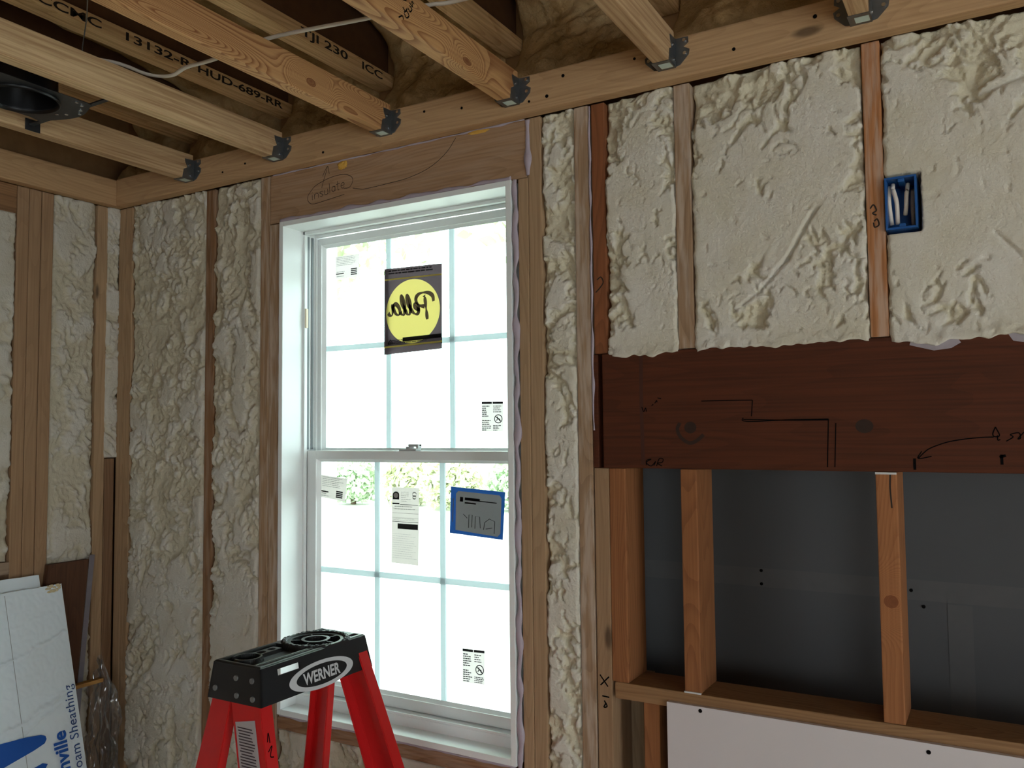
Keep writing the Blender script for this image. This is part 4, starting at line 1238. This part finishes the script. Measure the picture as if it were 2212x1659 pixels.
for lab, q, gy in (('small warning sticker with round symbol at the bottom right of the upper sash', ((-1.248, 0.083), (-1.178, 0.082), (-1.179, -0.0005), (-1.249, 0.0)), GYU), ('small warning sticker with round symbol at the bottom right of the lower sash', ((-1.288, -0.590), (-1.217, -0.588), (-1.218, -0.678), (-1.289, -0.680)), GYL)):
    st, f3 = sheet('window_sticker', lab, zq(q), gy, P_white, 'warning stickers')
    rects('heading_bar', [(0.0, 0.48, 0.925, 1.0), (0.52, 1.0, 0.925, 1.0)], f3(1), P_black, st)
    rects('fine_print', lines_of_print(rnd, 0.03, 0.46, 0.48, 0.88, 6, 0.5) + lines_of_print(rnd, 0.54, 0.97, 0.62, 0.88, 4, 0.4) + lines_of_print(rnd, 0.03, 0.46, 0.02, 0.40, 6, 0.5) + lines_of_print(rnd, 0.54, 0.97, 0.02, 0.22, 4, 0.5), f3(1), P_black, st)
    ring_mesh('round_symbol', 0.78, 0.42, (0.19, 0.15), (0.155, 0.12), f3(1), P_black, st)
    strokes('child_symbol', [[(0.70, 0.36), (0.76, 0.44), (0.74, 0.50)], [(0.76, 0.44), (0.86, 0.40), (0.84, 0.34)], [(0.66, 0.50), (0.90, 0.34)]], f3(2), 0.035, P_black, st, curved=False)

st, f3 = sheet('window_sticker', 'tilted pale sticker with small print at the top left of the lower sash', zq(((-1.802, -0.1275), (-1.699, -0.1375), (-1.707, -0.206), (-1.807, -0.195))), GYL, P_grey)
rects('fine_print', lines_of_print(rnd, 0.05, 0.95, 0.5, 0.97, 6, 0.3, 0.7) + lines_of_print(rnd, 0.05, 0.35, 0.05, 0.35, 3, 0.3), f3(1), P_mid, st)
rects('printed_bars', [(0.62, 0.88, 0.10 + 0.08 * k, 0.16 + 0.08 * k) for k in range(4)] + [(0.02, 0.32, 0.26, 0.31)], f3(1), P_black, st)

st, f3 = sheet('window_sticker', 'tall cream rating label in the middle of the lower sash', zq(((-1.529, -0.1585), (-1.432, -0.1585), (-1.436, -0.377), (-1.532, -0.375))), GYL, P_grey)
poly('logo_arch', [[(0.03, 0.84), (0.27, 0.84)] + [(0.15 + 0.12 * math.cos(a), 0.90 + 0.045 * math.sin(a)) for a in [k * math.pi / 12 for k in range(13)]]], f3(1), P_black, st)
poly('logo_disc', [ellipse(0.15, 0.893, 0.085, 0.033, 24)], f3(2), P_grey, st)
rects('rating_bars', [(0.02, 0.28, 0.775, 0.795), (0.30, 0.98, 0.772, 0.778), (0.02, 0.98, 0.545, 0.551), (0.22, 0.97, 0.455, 0.525), (0.02, 0.98, 0.66, 0.663), (0.02, 0.98, 0.60, 0.602)], f3(1), P_black, st)
rects('fine_print', lines_of_print(rnd, 0.34, 0.7, 0.81, 0.95, 6, 0.25) + lines_of_print(rnd, 0.10, 0.9, 0.70, 0.765, 2, 0.3, 0.8) + lines_of_print(rnd, 0.06, 0.9, 0.56, 0.60, 2, 0.2, 0.8) + lines_of_print(rnd, 0.04, 0.96, 0.06, 0.40, 12, 0.12, 0.6), f3(1), P_mid, st)
strokes('printed_symbol', [ellipse(0.83, 0.915, 0.07, 0.025, 16), ellipse(0.83, 0.875, 0.06, 0.02, 16)], f3(1), 0.015, P_mid, st)

PH = [(0.11, 0.08), (0.5, 0.065), (0.90, 0.05), (0.95, 0.12), (0.945, 0.5), (0.94, 0.86), (0.90, 0.92), (0.5, 0.92), (0.14, 0.92), (0.10, 0.86), (0.105, 0.5)]
st, f3 = sheet('document_pouch', 'blue-bordered document pouch taped to the right of the lower sash', zq(((-1.323, -0.1515), (-1.148, -0.1625), (-1.157, -0.2895), (-1.328, -0.2795))), GYL, P_blue, cat='document pouch', hole=PH)
poly('paper_insert', [PH], f3(0), P_env, st)
rects('printed_heading', [(0.18, 0.24, 0.70, 0.80), (0.27, 0.55, 0.74, 0.80), (0.27, 0.48, 0.67, 0.70), (0.55, 0.86, 0.74, 0.76)], f3(2), P_black, st)
strokes('printed_sketch', [[(0.25, 0.44), (0.33, 0.36)], [(0.36, 0.16), (0.36, 0.44), (0.42, 0.44), (0.42, 0.18)], [(0.48, 0.16), (0.48, 0.42), (0.56, 0.42), (0.58, 0.18)], [(0.64, 0.16), (0.66, 0.32), (0.74, 0.40), (0.84, 0.36), (0.84, 0.10)], [(0.68, 0.18), (0.80, 0.22)]], f3(2), 0.012, P_black, st, curved=False)
rects('edge_print', [(0.045, 0.06, 0.25, 0.75)], f3(1), P_env, st)

# ------------------------------------------------------------------ stepladder
M_red = plain('red_fibreglass', (196, 26, 28), 0.38, noise=0.08, nscale=30, spec=0.5)
M_cap = plain('black_moulded_plastic', (24, 28, 32), 0.38, noise=0.12, nscale=120, spec=0.5)
lad = tag(empty('step_ladder', (-1.28, 1.30, 0)), 'red fibreglass stepladder with black moulded top in front of the window', 'stepladder')
cx0, cx1, cy0, cy1 = -1.346, -1.219, 1.146, 1.448
ct, cb = CZ(-0.440), CZ(-0.5105)
# top deck modelled as a fine height field
nx, ny = 88, 210
tx, ty = np.meshgrid(np.linspace(0, cx1 - cx0, nx + 1), np.linspace(0, cy1 - cy0, ny + 1))
h = np.zeros_like(tx)


def disc(px, py, r, w=0.0012): return 1 - sstep(r - w, r + w, np.hypot(ty - px, tx - py))
def rect_m(a, b, c, d, w=0.0012): return sstep(a - w, a + w, ty) * (1 - sstep(b - w, b + w, ty)) * sstep(c - w, c + w, tx) * (1 - sstep(d - w, d + w, tx))


near = rect_m(0.010, 0.150, 0.012, 0.100)
h -= 0.010 * near * (1 - disc(0.213, 0.066, 0.070))
h += 0.010 * disc(0.047, 0.042, 0.030) * near
h -= 0.026 * disc(0.047, 0.042, 0.022)
h += 0.007 * rect_m(0.078, 0.138, 0.018, 0.046) * near
h -= 0.012 * disc(0.092, 0.032, 0.0075)
h -= 0.012 * disc(0.120, 0.032, 0.0065)
h -= 0.010 * rect_m(0.014, 0.034, 0.022, 0.034)
h -= 0.004 * rect_m(0.010, 0.200, 0.106, 0.1085) + 0.004 * rect_m(0.010, 0.200, 0.114, 0.1165)
D = np.hypot(ty - 0.213, tx - 0.066)
h += 0.0035 * disc(0.213, 0.066, 0.0705) - 0.0035 * disc(0.213, 0.066, 0.060)
ang = np.arctan2(ty - 0.213, tx - 0.066)
spoke = (np.abs(((ang / (2 * np.pi) * 5) % 1) - 0.5) < 0.46).astype(float)
h -= 0.020 * disc(0.213, 0.066, 0.050) * (1 - disc(0.213, 0.066, 0.032)) * spoke
h += 0.002 * disc(0.213, 0.066, 0.032)
h -= 0.024 * disc(0.213, 0.066, 0.0215)
h += 0.0011 * ((np.abs(D - 0.0655) < 0.003) & ((ang * 30 / np.pi) % 2 < 1))
h -= 0.006 * rect_m(0.270, 0.292, 0.010, 0.022) + 0.006 * rect_m(0.270, 0.292, 0.104, 0.116)
hx, hy = np.minimum(tx, (cx1 - cx0) - tx), np.minimum(ty, (cy1 - cy0) - ty)
h -= 0.003 * (1 - sstep(0, 0.004, np.minimum(hx, hy)))
V = np.stack([cx0 + tx, cy0 + ty, ct + h], -1).reshape(-1, 3)
idx = np.arange(len(V)).reshape(ny + 1, nx + 1)
q = np.stack([idx[:-1, :-1], idx[:-1, 1:], idx[1:, 1:], idx[1:, :-1]], -1).reshape(-1, 4).tolist()
bd = np.concatenate([idx[0, :], idx[1:, -1], idx[-1, -2::-1], idx[-2:0:-1, 0]])
k = len(V)
sk = [(int(bd[i]), k + i, k + (i + 1) % len(bd), int(bd[(i + 1) % len(bd)])) for i in range(len(bd))]
low = V[bd].copy(); low[:, 2] = ct - 0.0045
allv = np.concatenate([V, low])
mesh('top_deck', allv, q + sk, M_cap, lad)
# flared skirt walls; the climbing side has a long hand slot
b0x, b1x, b0y, b1y = -1.353, -1.2065, 1.138, 1.458
tz = ct - 0.004
th = 0.004


def skirt(bm, pts_top, pts_bot, inward):
    (a, b), (c, d) = pts_top, pts_bot
    iv = Vector(inward) * th
    add_hex(bm, [c, d, tuple(Vector(d) + iv), tuple(Vector(c) + iv), a, b, tuple(Vector(b) + iv), tuple(Vector(a) + iv)])


bm = bmesh.new()
skirt(bm, ((cx0, cy0, tz), (cx1, cy0, tz)), ((b0x, b0y, cb), (b1x, b0y, cb)), (0, 1, 0))
skirt(bm, ((cx0, cy1, tz), (cx1, cy1, tz)), ((b0x, b1y, cb), (b1x, b1y, cb)), (0, -1, 0))
skirt(bm, ((cx0, cy0, tz), (cx0, 1.24, tz)), ((b0x, b0y, cb), (b0x, 1.24, cb)), (1, 0, 0))
skirt(bm, ((cx0, 1.40, tz), (cx0, cy1, tz)), ((b0x, 1.40, cb), (b0x, b1y, cb)), (1, 0, 0))
skirt(bm, ((cx0, 1.24, tz), (cx0, 1.40, tz)), ((cx0 - 0.002, 1.24, tz - 0.018), (cx0 - 0.002, 1.40, tz - 0.018)), (1, 0, 0))


def fpt(y, z, d=0.0):
    """a point of the sloping front face (towards +x)"""
    k = (tz - z) / (tz - cb)
    yy = cy0 + (y - cy0)
    return (cx1 + (b1x - cx1) * k + d, yy, z)


def fedge(z, far):
    k = (tz - z) / (tz - cb)
    return (cy1 + (b1y - cy1) * k) if far else (cy0 + (b0y - cy0) * k)


s0, s1, zs0, zs1 = 1.188, 1.247, CZ(-0.4650), CZ(-0.4525)
for (ya, yb, za, zb) in ((None, None, zs1, tz), (None, s0, zs0, zs1), (s1, None, zs0, zs1), (None, None, cb, zs0)):
    yal, yah = (fedge(za, False) if ya is None else ya), (fedge(zb, False) if ya is None else ya)
    ybl, ybh = (fedge(za, True) if yb is None else yb), (fedge(zb, True) if yb is None else yb)
    o4 = [fpt(yal, za), fpt(ybl, za), fpt(ybh, zb), fpt(yah, zb)]
    i4 = [(p[0] - th, p[1], p[2]) for p in o4]
    add_hex(bm, [o4[0], o4[1], i4[1], i4[0], o4[3], o4[2], i4[2], i4[3]])
from_bm('top_skirt', bm, M_cap, lad)
M_rivet = plain('dull_rivet', (128, 130, 132), 0.45, metal=0.6)
for i in range(5):
    px, pz = ((-1.280, -0.466), (-1.237, -0.466), (-1.274, -0.497), (-1.231, -0.498), (-1.334, -0.491))[i]
    k = (tz - CZ(pz)) / (tz - cb)
    yy = cy0 + (b0y - cy0) * k
    cyl_part('rivet', (px, yy - 0.0022, CZ(pz)), (px, yy + 0.001, CZ(pz)), 0.0052, M_rivet, lad, 16, 0.0058)
M_logo = plain('pale_logo_print', (196, 198, 202), 0.5)
ff = lambda d: (lambda y, z: fpt(y, z, d))
ring_mesh('logo_oval', 1.305, CZ(-0.4885), (0.0925, 0.0265), (0.073, 0.0195), ff(0.0008), M_logo, lad)
text('logo_lettering', 'WERNER', 0.030, lambda u, v: fpt(1.305 - 0.053 + u, CZ(-0.4985) + v, 0.0008), M_logo, lad, fit=0.106, bold=0.0009)


def channel(name, x_top0, x_top1, x_bot0, x_bot1, y_top, y_bot, z_top, z_bot, open_dir, depth, label=None):
    """C-shaped rail: web across x, two flanges reaching `depth` in y (open_dir = +1 or -1)"""
    bm = bmesh.new()
    t = 0.005

    def pr(x0, x1, y):
        d = open_dir
        return [(x0, y), (x1, y), (x1, y + d * depth), (x1 - t, y + d * depth), (x1 - t, y + d * t), (x0 + t, y + d * t), (x0 + t, y + d * depth), (x0, y + d * depth)]
    A = [bm.verts.new((p[0], p[1], z_top)) for p in pr(x_top0, x_top1, y_top)]
    B = [bm.verts.new((p[0], p[1], z_bot)) for p in pr(x_bot0, x_bot1, y_bot)]
    n = len(A)
    for i in range(n):
        j = (i + 1) % n
        bm.faces.new((A[i], A[j], B[j], B[i]))
    bm.faces.new(A[::-1]); bm.faces.new(B)
    es = [e for e in bm.edges if abs(e.verts[0].co.z - e.verts[1].co.z) > 0.2]
    bmesh.ops.bevel(bm, geom=es, offset=0.0015, segments=2, affect='EDGES')
    return from_bm(name, bm, M_red, lad)


zt0 = CZ(-0.475)
zr = zt0 - 0.03
# slopes measured in x per metre of drop
def rail(xa, xb, ka, kb, yt, yb, od, nm, dep=0.030):
    d = zt0
    dz = (zt0 - CZ(-0.515))
    return channel(nm, xa - ka * dz, xb - kb * dz, xa + ka * (d - dz), xb + kb * (d - dz), yt, yb, zt0, 0.03, od, dep)


r_nf = rail(-1.296, -1.217, 0.225, 0.225, 1.1475, 1.085, 1, 'front_rail')
r_ff = rail(-1.278, -1.198, 0.335, 0.375, 1.4485, 1.510, -1, 'front_rail')
r_nb = rail(-1.352, -1.300, -0.27, -0.20, 1.1500, 1.095, 1, 'rear_rail', 0.022)
r_fb = rail(-1.352, -1.301, -0.16, -0.13, 1.4460, 1.500, -1, 'rear_rail', 0.022)
M_alu = plain('ladder_aluminium', (186, 188, 190), 0.4, metal=0.9)
for zz in (0.29, 0.58, 0.86):
    kx = 0.225 * (CZ(-0.515) - zz)
    ydr = (CZ(-0.515) - zz) / zt0
    box('step', -1.290 + kx, -1.222 + kx, 1.155 - 0.06 * ydr, 1.440 + 0.06 * ydr, zz - 0.022, zz, M_alu, lad, 0.002)
for zz in (0.25, 0.7):
    kx = -0.2 * (CZ(-0.515) - zz)
    ydr = (CZ(-0.515) - zz) / zt0
    box('rear_brace', -1.335 + kx, -1.315 + kx, 1.155 - 0.055 * ydr, 1.440 + 0.055 * ydr, zz - 0.02, zz, M_alu, lad, 0.002)
for (xx, yy) in ((-1.022, 1.095), (-0.866, 1.50), (-1.575, 1.105), (-1.483, 1.495)):
    box('rubber_foot', xx - 0.05, xx + 0.05, yy - 0.02, yy + 0.02, 0.0, 0.032, M_cap, lad, 0.004)
# instruction sticker on the near front rail
def rail_pt(u, z):
    k = (zt0 - z) / (zt0 - 0.03)
    y = 1.1475 + (1.085 - 1.1475) * k - 0.0007
    x0 = -1.296 + 0.225 * (CZ(-0.515) - z)
    return (x0 + u, y, z)


vs = [rail_pt(0.008, CZ(-0.548)), rail_pt(0.008, CZ(-0.80)), rail_pt(0.066, CZ(-0.80)), rail_pt(0.062, CZ(-0.538))]
mesh('instruction_sticker', vs, [(0, 1, 2, 3)], plain('sticker_grey', (176, 166, 168), 0.5), lad)
pr = []
for i in range(46):
    z = CZ(-0.556) - i * 0.0052
    a = 0.013 + rnd.uniform(0, 0.004); b = 0.058 - rnd.uniform(0, 0.012)
    pr.append((a, b, z - 0.0011, z + 0.0011))
rects('sticker_print', pr, lambda u, z: tuple(np.array(rail_pt(u, z)) + np.array((0, -0.0006, 0))), plain('sticker_dark_print', (70, 56, 62), 0.6), lad)
strokes('marker_scribble', [[(0.079, 0.015, ), (0.079, 0.02)]], lambda u, v: (0, 0, 0), 0.001, M_ink, lad) if False else None
fl = lambda a, z: (-1.217 + 0.225 * (CZ(-0.515) - z) + 0.0009, 1.1475 + (1.085 - 1.1475) * (zt0 - z) / (zt0 - 0.03) + a, z)
strokes('marker_scribble', [[(0.008, CZ(-0.575)), (0.012, CZ(-0.560)), (0.014, CZ(-0.578))], [(0.008, CZ(-0.592)), (0.018, CZ(-0.584)), (0.012, CZ(-0.600)), (0.020, CZ(-0.604))]], fl, 0.0022, M_ink, lad)

# ------------------------------------------------------------------ foil-faced foam boards leaning on the left wall
M_foil = None
m, nt, N, L, b = nodemat('foil_facer')
b.inputs['Base Color'].default_value = lin((234, 246, 255))
b.inputs['Roughness'].default_value = 0.40
b.inputs['Metallic'].default_value = 0.0
b.inputs['Specular IOR Level'].default_value = 0.8
M_foil = m
M_pfoam = plain('foam_board_core', (216, 200, 160), 0.85, noise=0.1, nscale=60, bump=0.4)


def leaning_board(label, top_x, top_z, y0, y1, kx, thick, wrinkle, seed, nu=60, nv=60):
    """board standing on the floor and leaning back on the left wall; kx = outward drift per metre of drop"""
    root = tag(empty('foam_board', (top_x + kx * top_z, (y0 + y1) / 2, 0)), label, 'foam board', 'foil-faced foam boards')
    dirv = np.array((kx, 0, -1.0)); dirv /= np.linalg.norm(dirv)
    nrm = np.array((1.0, 0, kx)); nrm /= np.linalg.norm(nrm)
    Ls = top_z / abs(dirv[2]) - 0.002
    org = np.array((top_x, 0, top_z))
    u, s = np.meshgrid(np.linspace(y0, y1, nu + 1), np.linspace(0, Ls, nv + 1))
    hgt = 0.0012 * fbm(u * 12, s * 10, seed, 4) + 0.0011 * np.abs(pn(u * 52, s * 40, seed + 30))
    for (sc, yc, sl, w, dep) in wrinkle:
        line = sc + sl * (u - yc) + 0.010 * pn(u * 14, u * 0 + sc * 7, seed + 3) + 0.004 * pn(u * 60, u * 0, seed + 4)
        hgt = hgt + dep * np.exp(-((s - line) / w) ** 2) * (0.35 + 0.9 * np.abs(pn(u * 9 + sc * 5, u * 0 + 2, seed + 5)))
    edge = np.minimum(np.minimum(u - y0, y1 - u), s)
    hgt = hgt * sstep(0, 0.02, edge)
    top_j = 0.004 * pn(u * 22, u * 0, seed + 8) + 0.003 * pn(u * 70, u * 0, seed + 9)
    ss = s + np.where(s < 0.02, np.abs(top_j), 0)
    V = org + np.stack([0 * u, u, 0 * u], -1) + ss[..., None] * dirv + (hgt + thick)[..., None] * nrm
    V = V.reshape(-1, 3)
    idx = np.arange(len(V)).reshape(nv + 1, nu + 1)
    q = np.stack([idx[:-1, :-1], idx[1:, :-1], idx[1:, 1:], idx[:-1, 1:]], -1).reshape(-1, 4).tolist()
    mesh('foil_face', V, q, M_foil, root, smooth=True)
    bd = np.concatenate([idx[0, :], idx[1:, -1], idx[-1, -2::-1], idx[-2:0:-1, 0]])
    top = V[bd] - nrm * 0.0004; bot = V[bd] - nrm * thick
    k = len(bd)
    mesh('foam_core', np.concatenate([top, bot]), [(i, (i + 1) % k, k + (i + 1) % k, k + i) for i in range(k)] + [tuple(range(2 * k - 1, k - 1, -1))], M_pfoam, root)

    def to3(d):
        return lambda y, s_: tuple(org + np.array((0, y, 0)) + s_ * dirv + (thick + 0.0046 + d) * nrm)
    return root, to3, dirv


KX = 0.274
fb, b3, dv = leaning_board('front white foil-faced foam board with blue printed lettering', -2.6055, CZ(-0.4708), 0.44, 1.6095, KX, 0.0065, [(0.20, 1.43, -0.30, 0.0050, 0.0100), (0.36, 1.50, -0.35, 0.0060, 0.0130), (0.385, 1.50, -0.42, 0.0040, 0.0070), (0.30, 1.3, 0.1, 0.003, 0.0012), (0.62, 1.3, -0.2, 0.004, 0.003), (0.10, 1.48, -0.2, 0.004, 0.0012), (0.26, 1.56, -0.5, 0.003, 0.0014)], 401, 480, 420)
fb2, _, _ = leaning_board('second white foam board standing just behind the front lettered one', -2.634, CZ(-0.436), 0.40, 1.553, KX, 0.0062, [], 431)
M_pblue = plain('blue_print', (24, 88, 180), 0.5)
M_pnavy = plain('navy_print', (40, 78, 140), 0.5)
S_ = lambda z: (CZ(-0.4708) - CZ(z * 0.985)) / abs(dv[2])
YB = lambda y: y * 0.985
# text runs up the board: along decreasing s, its baseline towards the far edge (larger y)
text('board_lettering', 'Manville', 0.056, lambda u, v: b3(0)(YB(1.580) - v, S_(-0.905) - u), M_pblue, fb, align='RIGHT', bold=0.0016)
text('board_lettering', 'Foam Sheathing', 0.040, lambda u, v: b3(0)(YB(1.6195) - v, S_(-0.782) - u), M_pnavy, fb, align='RIGHT', spacing=1.05)
poly('printed_swoosh', [[(1.10, S_(-0.93)), (1.38, S_(-0.888)), (1.46, S_(-0.892)), (1.506, S_(-0.898)), (1.519, S_(-0.905)), (1.521, S_(-0.914)), (1.514, S_(-0.924)), (1.48, S_(-0.934)), (1.38, S_(-0.955)), (1.10, S_(-1.02))]], lambda y, s_: b3(0)(YB(y), s_), M_pblue, fb)
poly('printed_swoosh', [[(1.20, S_(-1.10)), (1.45, S_(-0.985)), (1.50, S_(-0.975)), (1.515, S_(-0.982)), (1.50, S_(-1.0)), (1.25, S_(-1.16))]], lambda y, s_: b3(0)(YB(y), s_), M_pblue, fb)
strokes('seam_line', [[(1.430, 0.01), (1.433, 0.4), (1.436, 0.9)]], b3(-0.0004), 0.0016, plain('seam_grey', (150, 158, 164), 0.5), fb)
# torn corner showing the foam core
M_torn = plain('torn_foam', (210, 196, 160), 0.9, noise=0.2, nscale=120, bump=0.8)
m = bmesh.new()
rr_ = random.Random(3)
base = np.array((-2.6055, 1.6095, CZ(-0.4708)))
for k in range(16):
    p = base + np.array((0.005, -rr_.uniform(-0.004, 0.05) , 0)) + dv * rr_.uniform(0.0, 0.020)
    mm = Matrix.Translation(Vector(p.tolist())) @ Matrix.Diagonal((0.004, rr_.uniform(0.004, 0.009), rr_.uniform(0.003, 0.006), 1))
    bmesh.ops.create_icosphere(m, subdivisions=2, radius=1.0, matrix=mm)
from_bm('torn_corner', m, M_torn, fb, smooth=True)

# ------------------------------------------------------------------ dark board, metal edge, stick and plastic in the corner
db = bmesh.new()
T0, T1 = 1.580, 1.718
ztop = CZ(-0.4085)
sl = 0.085
xq = -2.640
add_hex(db, [(xq, T0 - sl * ztop, 0), (xq + 0.018, T0 - sl * ztop, 0), (xq + 0.018, T1 - sl * ztop, 0), (xq, T1 - sl * ztop, 0),
             (xq, T0, ztop), (xq + 0.018, T0, ztop), (xq + 0.018, T1, ztop), (xq, T1, ztop)], 0.001)
# the board stands close to the wall plane, tilted sideways
tag(from_bm('plywood_offcut', db, wood('dark_board', 'z', (92, 62, 46), (62, 40, 30), knots=0.2, cath=0.2)), 'dark brown plywood offcut leaning in the left corner behind the foam boards', 'plywood board')
mb = bmesh.new()
for (dy0, dy1, xa, xb) in ((0.002, 0.020, xq + 0.016, xq + 0.0175), (0.0185, 0.020, xq - 0.004, xq + 0.016)):
    add_hex(mb, [(xa, T1 + dy0 - sl * ztop, 0), (xb, T1 + dy0 - sl * ztop, 0), (xb, T1 + dy1 - sl * ztop, 0), (xa, T1 + dy1 - sl * ztop, 0),
                 (xa, T1 + dy0, ztop + 0.012), (xb, T1 + dy0, ztop + 0.012), (xb, T1 + dy1, ztop + 0.012), (xa, T1 + dy1, ztop + 0.012)])
tag(from_bm('metal_angle', mb, plain('grey_metal_edge', (150, 146, 158), 0.4, metal=0.6, noise=0.15, nscale=40)), 'long grey metal angle leaning along the edge of the dark plywood offcut', 'metal strip')
tag(box('wood_stick', -2.60, -2.575, 1.60, 1.745, CZ(-0.808), CZ(-0.796), wood('stick_wood', 'y', (186, 140, 80), (140, 96, 54), knots=0), bevel=0.001), 'short yellowish wooden stick wedged beside the metal angle in the corner', 'wood stick')
nu, nv = 60, 90
u, s = np.meshgrid(np.linspace(0, 1, nu + 1), np.linspace(0, 1, nv + 1))
px = -2.612 + 0.055 * np.abs(pn(u * 4, s * 5, 501)) + 0.03 * np.abs(pn(u * 11, s * 13, 502)) + 0.09 * (1 - s) * u
py = 1.70 + 0.10 * u + 0.012 * pn(u * 5, s * 8, 503)
pz = 0.02 + s * (0.86 - 0.12 * np.abs(u - 0.45) * 2 + 0.05 * pn(u * 6, u * 0, 504))
V = np.stack([px, py, pz], -1).reshape(-1, 3)
idx = np.arange(len(V)).reshape(nv + 1, nu + 1)
q = np.stack([idx[:-1, :-1], idx[:-1, 1:], idx[1:, 1:], idx[1:, :-1]], -1).reshape(-1, 4).tolist()
tag(mesh('plastic_sheet', V, q, plastic_mat(), smooth=False), 'crumpled clear plastic sheet heaped in the bottom of the wall corner', 'plastic sheet')

# ------------------------------------------------------------------ outdoors
shell('ground', -90, 60, 2.4, 120, -0.75, -0.6, plain('pale_gravel', (206, 204, 196), 0.9, noise=0.15, nscale=0.4))
M_leaf = plain('leaf', (188, 212, 162), 0.6, noise=0.35, nscale=0.6)
M_leaf2 = plain('leaf_yellowish', (228, 230, 196), 0.6, noise=0.3, nscale=0.6)
M_leaf3 = plain('leaf_pale', (212, 228, 196), 0.6, noise=0.3, nscale=0.6)
M_bark = plain('bark', (96, 80, 64), 0.9, noise=0.3, nscale=3)


def tree(label, x, y, z0, trunk, cr, czs, seed, mat, leaves, leaf):
    root = tag(empty('tree', (x, y, z0)), label, 'tree', 'trees outside the window')
    m = bmesh.new()
    add_cyl(m, (x, y, z0), (x + 0.1, y, z0 + trunk), 0.05 * cr + 0.05, 10, 0.03 * cr + 0.02)
    for k in range(5):
        a = k * 1.257
        add_cyl(m, (x, y, z0 + trunk * 0.6), (x + 0.6 * cr * math.cos(a), y + 0.6 * cr * math.sin(a), z0 + trunk + 0.3 * cr * czs), 0.03 * cr, 6, 0.01)
    from_bm('trunk', m, M_bark, root)
    g = np.random.default_rng(seed)
    d = g.normal(size=(leaves, 3)); d /= np.linalg.norm(d, axis=1)[:, None]
    r = cr * (0.45 + 0.6 * g.random(leaves) ** 0.6) * (1 + 0.35 * pn(d[:, 0] * 3 + 9, d[:, 1] * 3 + d[:, 2] * 2, seed))
    c = np.array((x, y, z0 + trunk)) + d * r[:, None] * np.array((1, 1, czs))
    a = g.normal(size=(leaves, 3)); a /= np.linalg.norm(a, axis=1)[:, None]
    b_ = np.cross(a, g.normal(size=(leaves, 3))); b_ /= np.linalg.norm(b_, axis=1)[:, None]
    sz = leaf * (0.6 + 0.8 * g.random(leaves))[:, None]
    V = np.stack([c - a * sz, c + b_ * sz * 0.5, c + a * sz, c - b_ * sz * 0.5], 1).reshape(-1, 3)
    mesh('foliage', V, np.arange(leaves * 4).reshape(-1, 4).tolist(), mat, root)
    return root


tree('leafy tree whose branches hang above the small square sticker in the upper sash', -13.4, 11.5, -0.6, 7.4, 4.0, 0.62, 1, M_leaf, 6000, 0.15)
tree('leafy tree whose branches hang into the upper sash pane above the warning sticker', -4.4, 12.0, -0.6, 7.2, 3.9, 0.62, 2, M_leaf, 6000, 0.15)
for k, (x, y, c, mt, lab) in enumerate(((-19.2, 20.4, 0.78, M_leaf3, 'low green bush seen through the pane with the tilted pale sticker'), (-17.3, 20.0, 0.74, M_leaf3, 'low green bush seen between the first two panes of the lower sash'), (-15.4, 20.4, 0.80, M_leaf2, 'low yellowish bush seen above the tall cream rating label'), (-13.5, 19.8, 0.80, M_leaf2, 'low yellowish bush seen above the blue-bordered pouch'), (-11.6, 20.2, 0.76, M_leaf3, 'low green bush seen through the pane edge beside the blue-bordered pouch'))):
    o = tree(lab, x, y, -0.6, 0.75, c, 0.85, 20 + k, mt, 2200, 0.12)
    o.name = 'bush'; o['category'] = 'bush'; o['group'] = 'bushes outside the window'
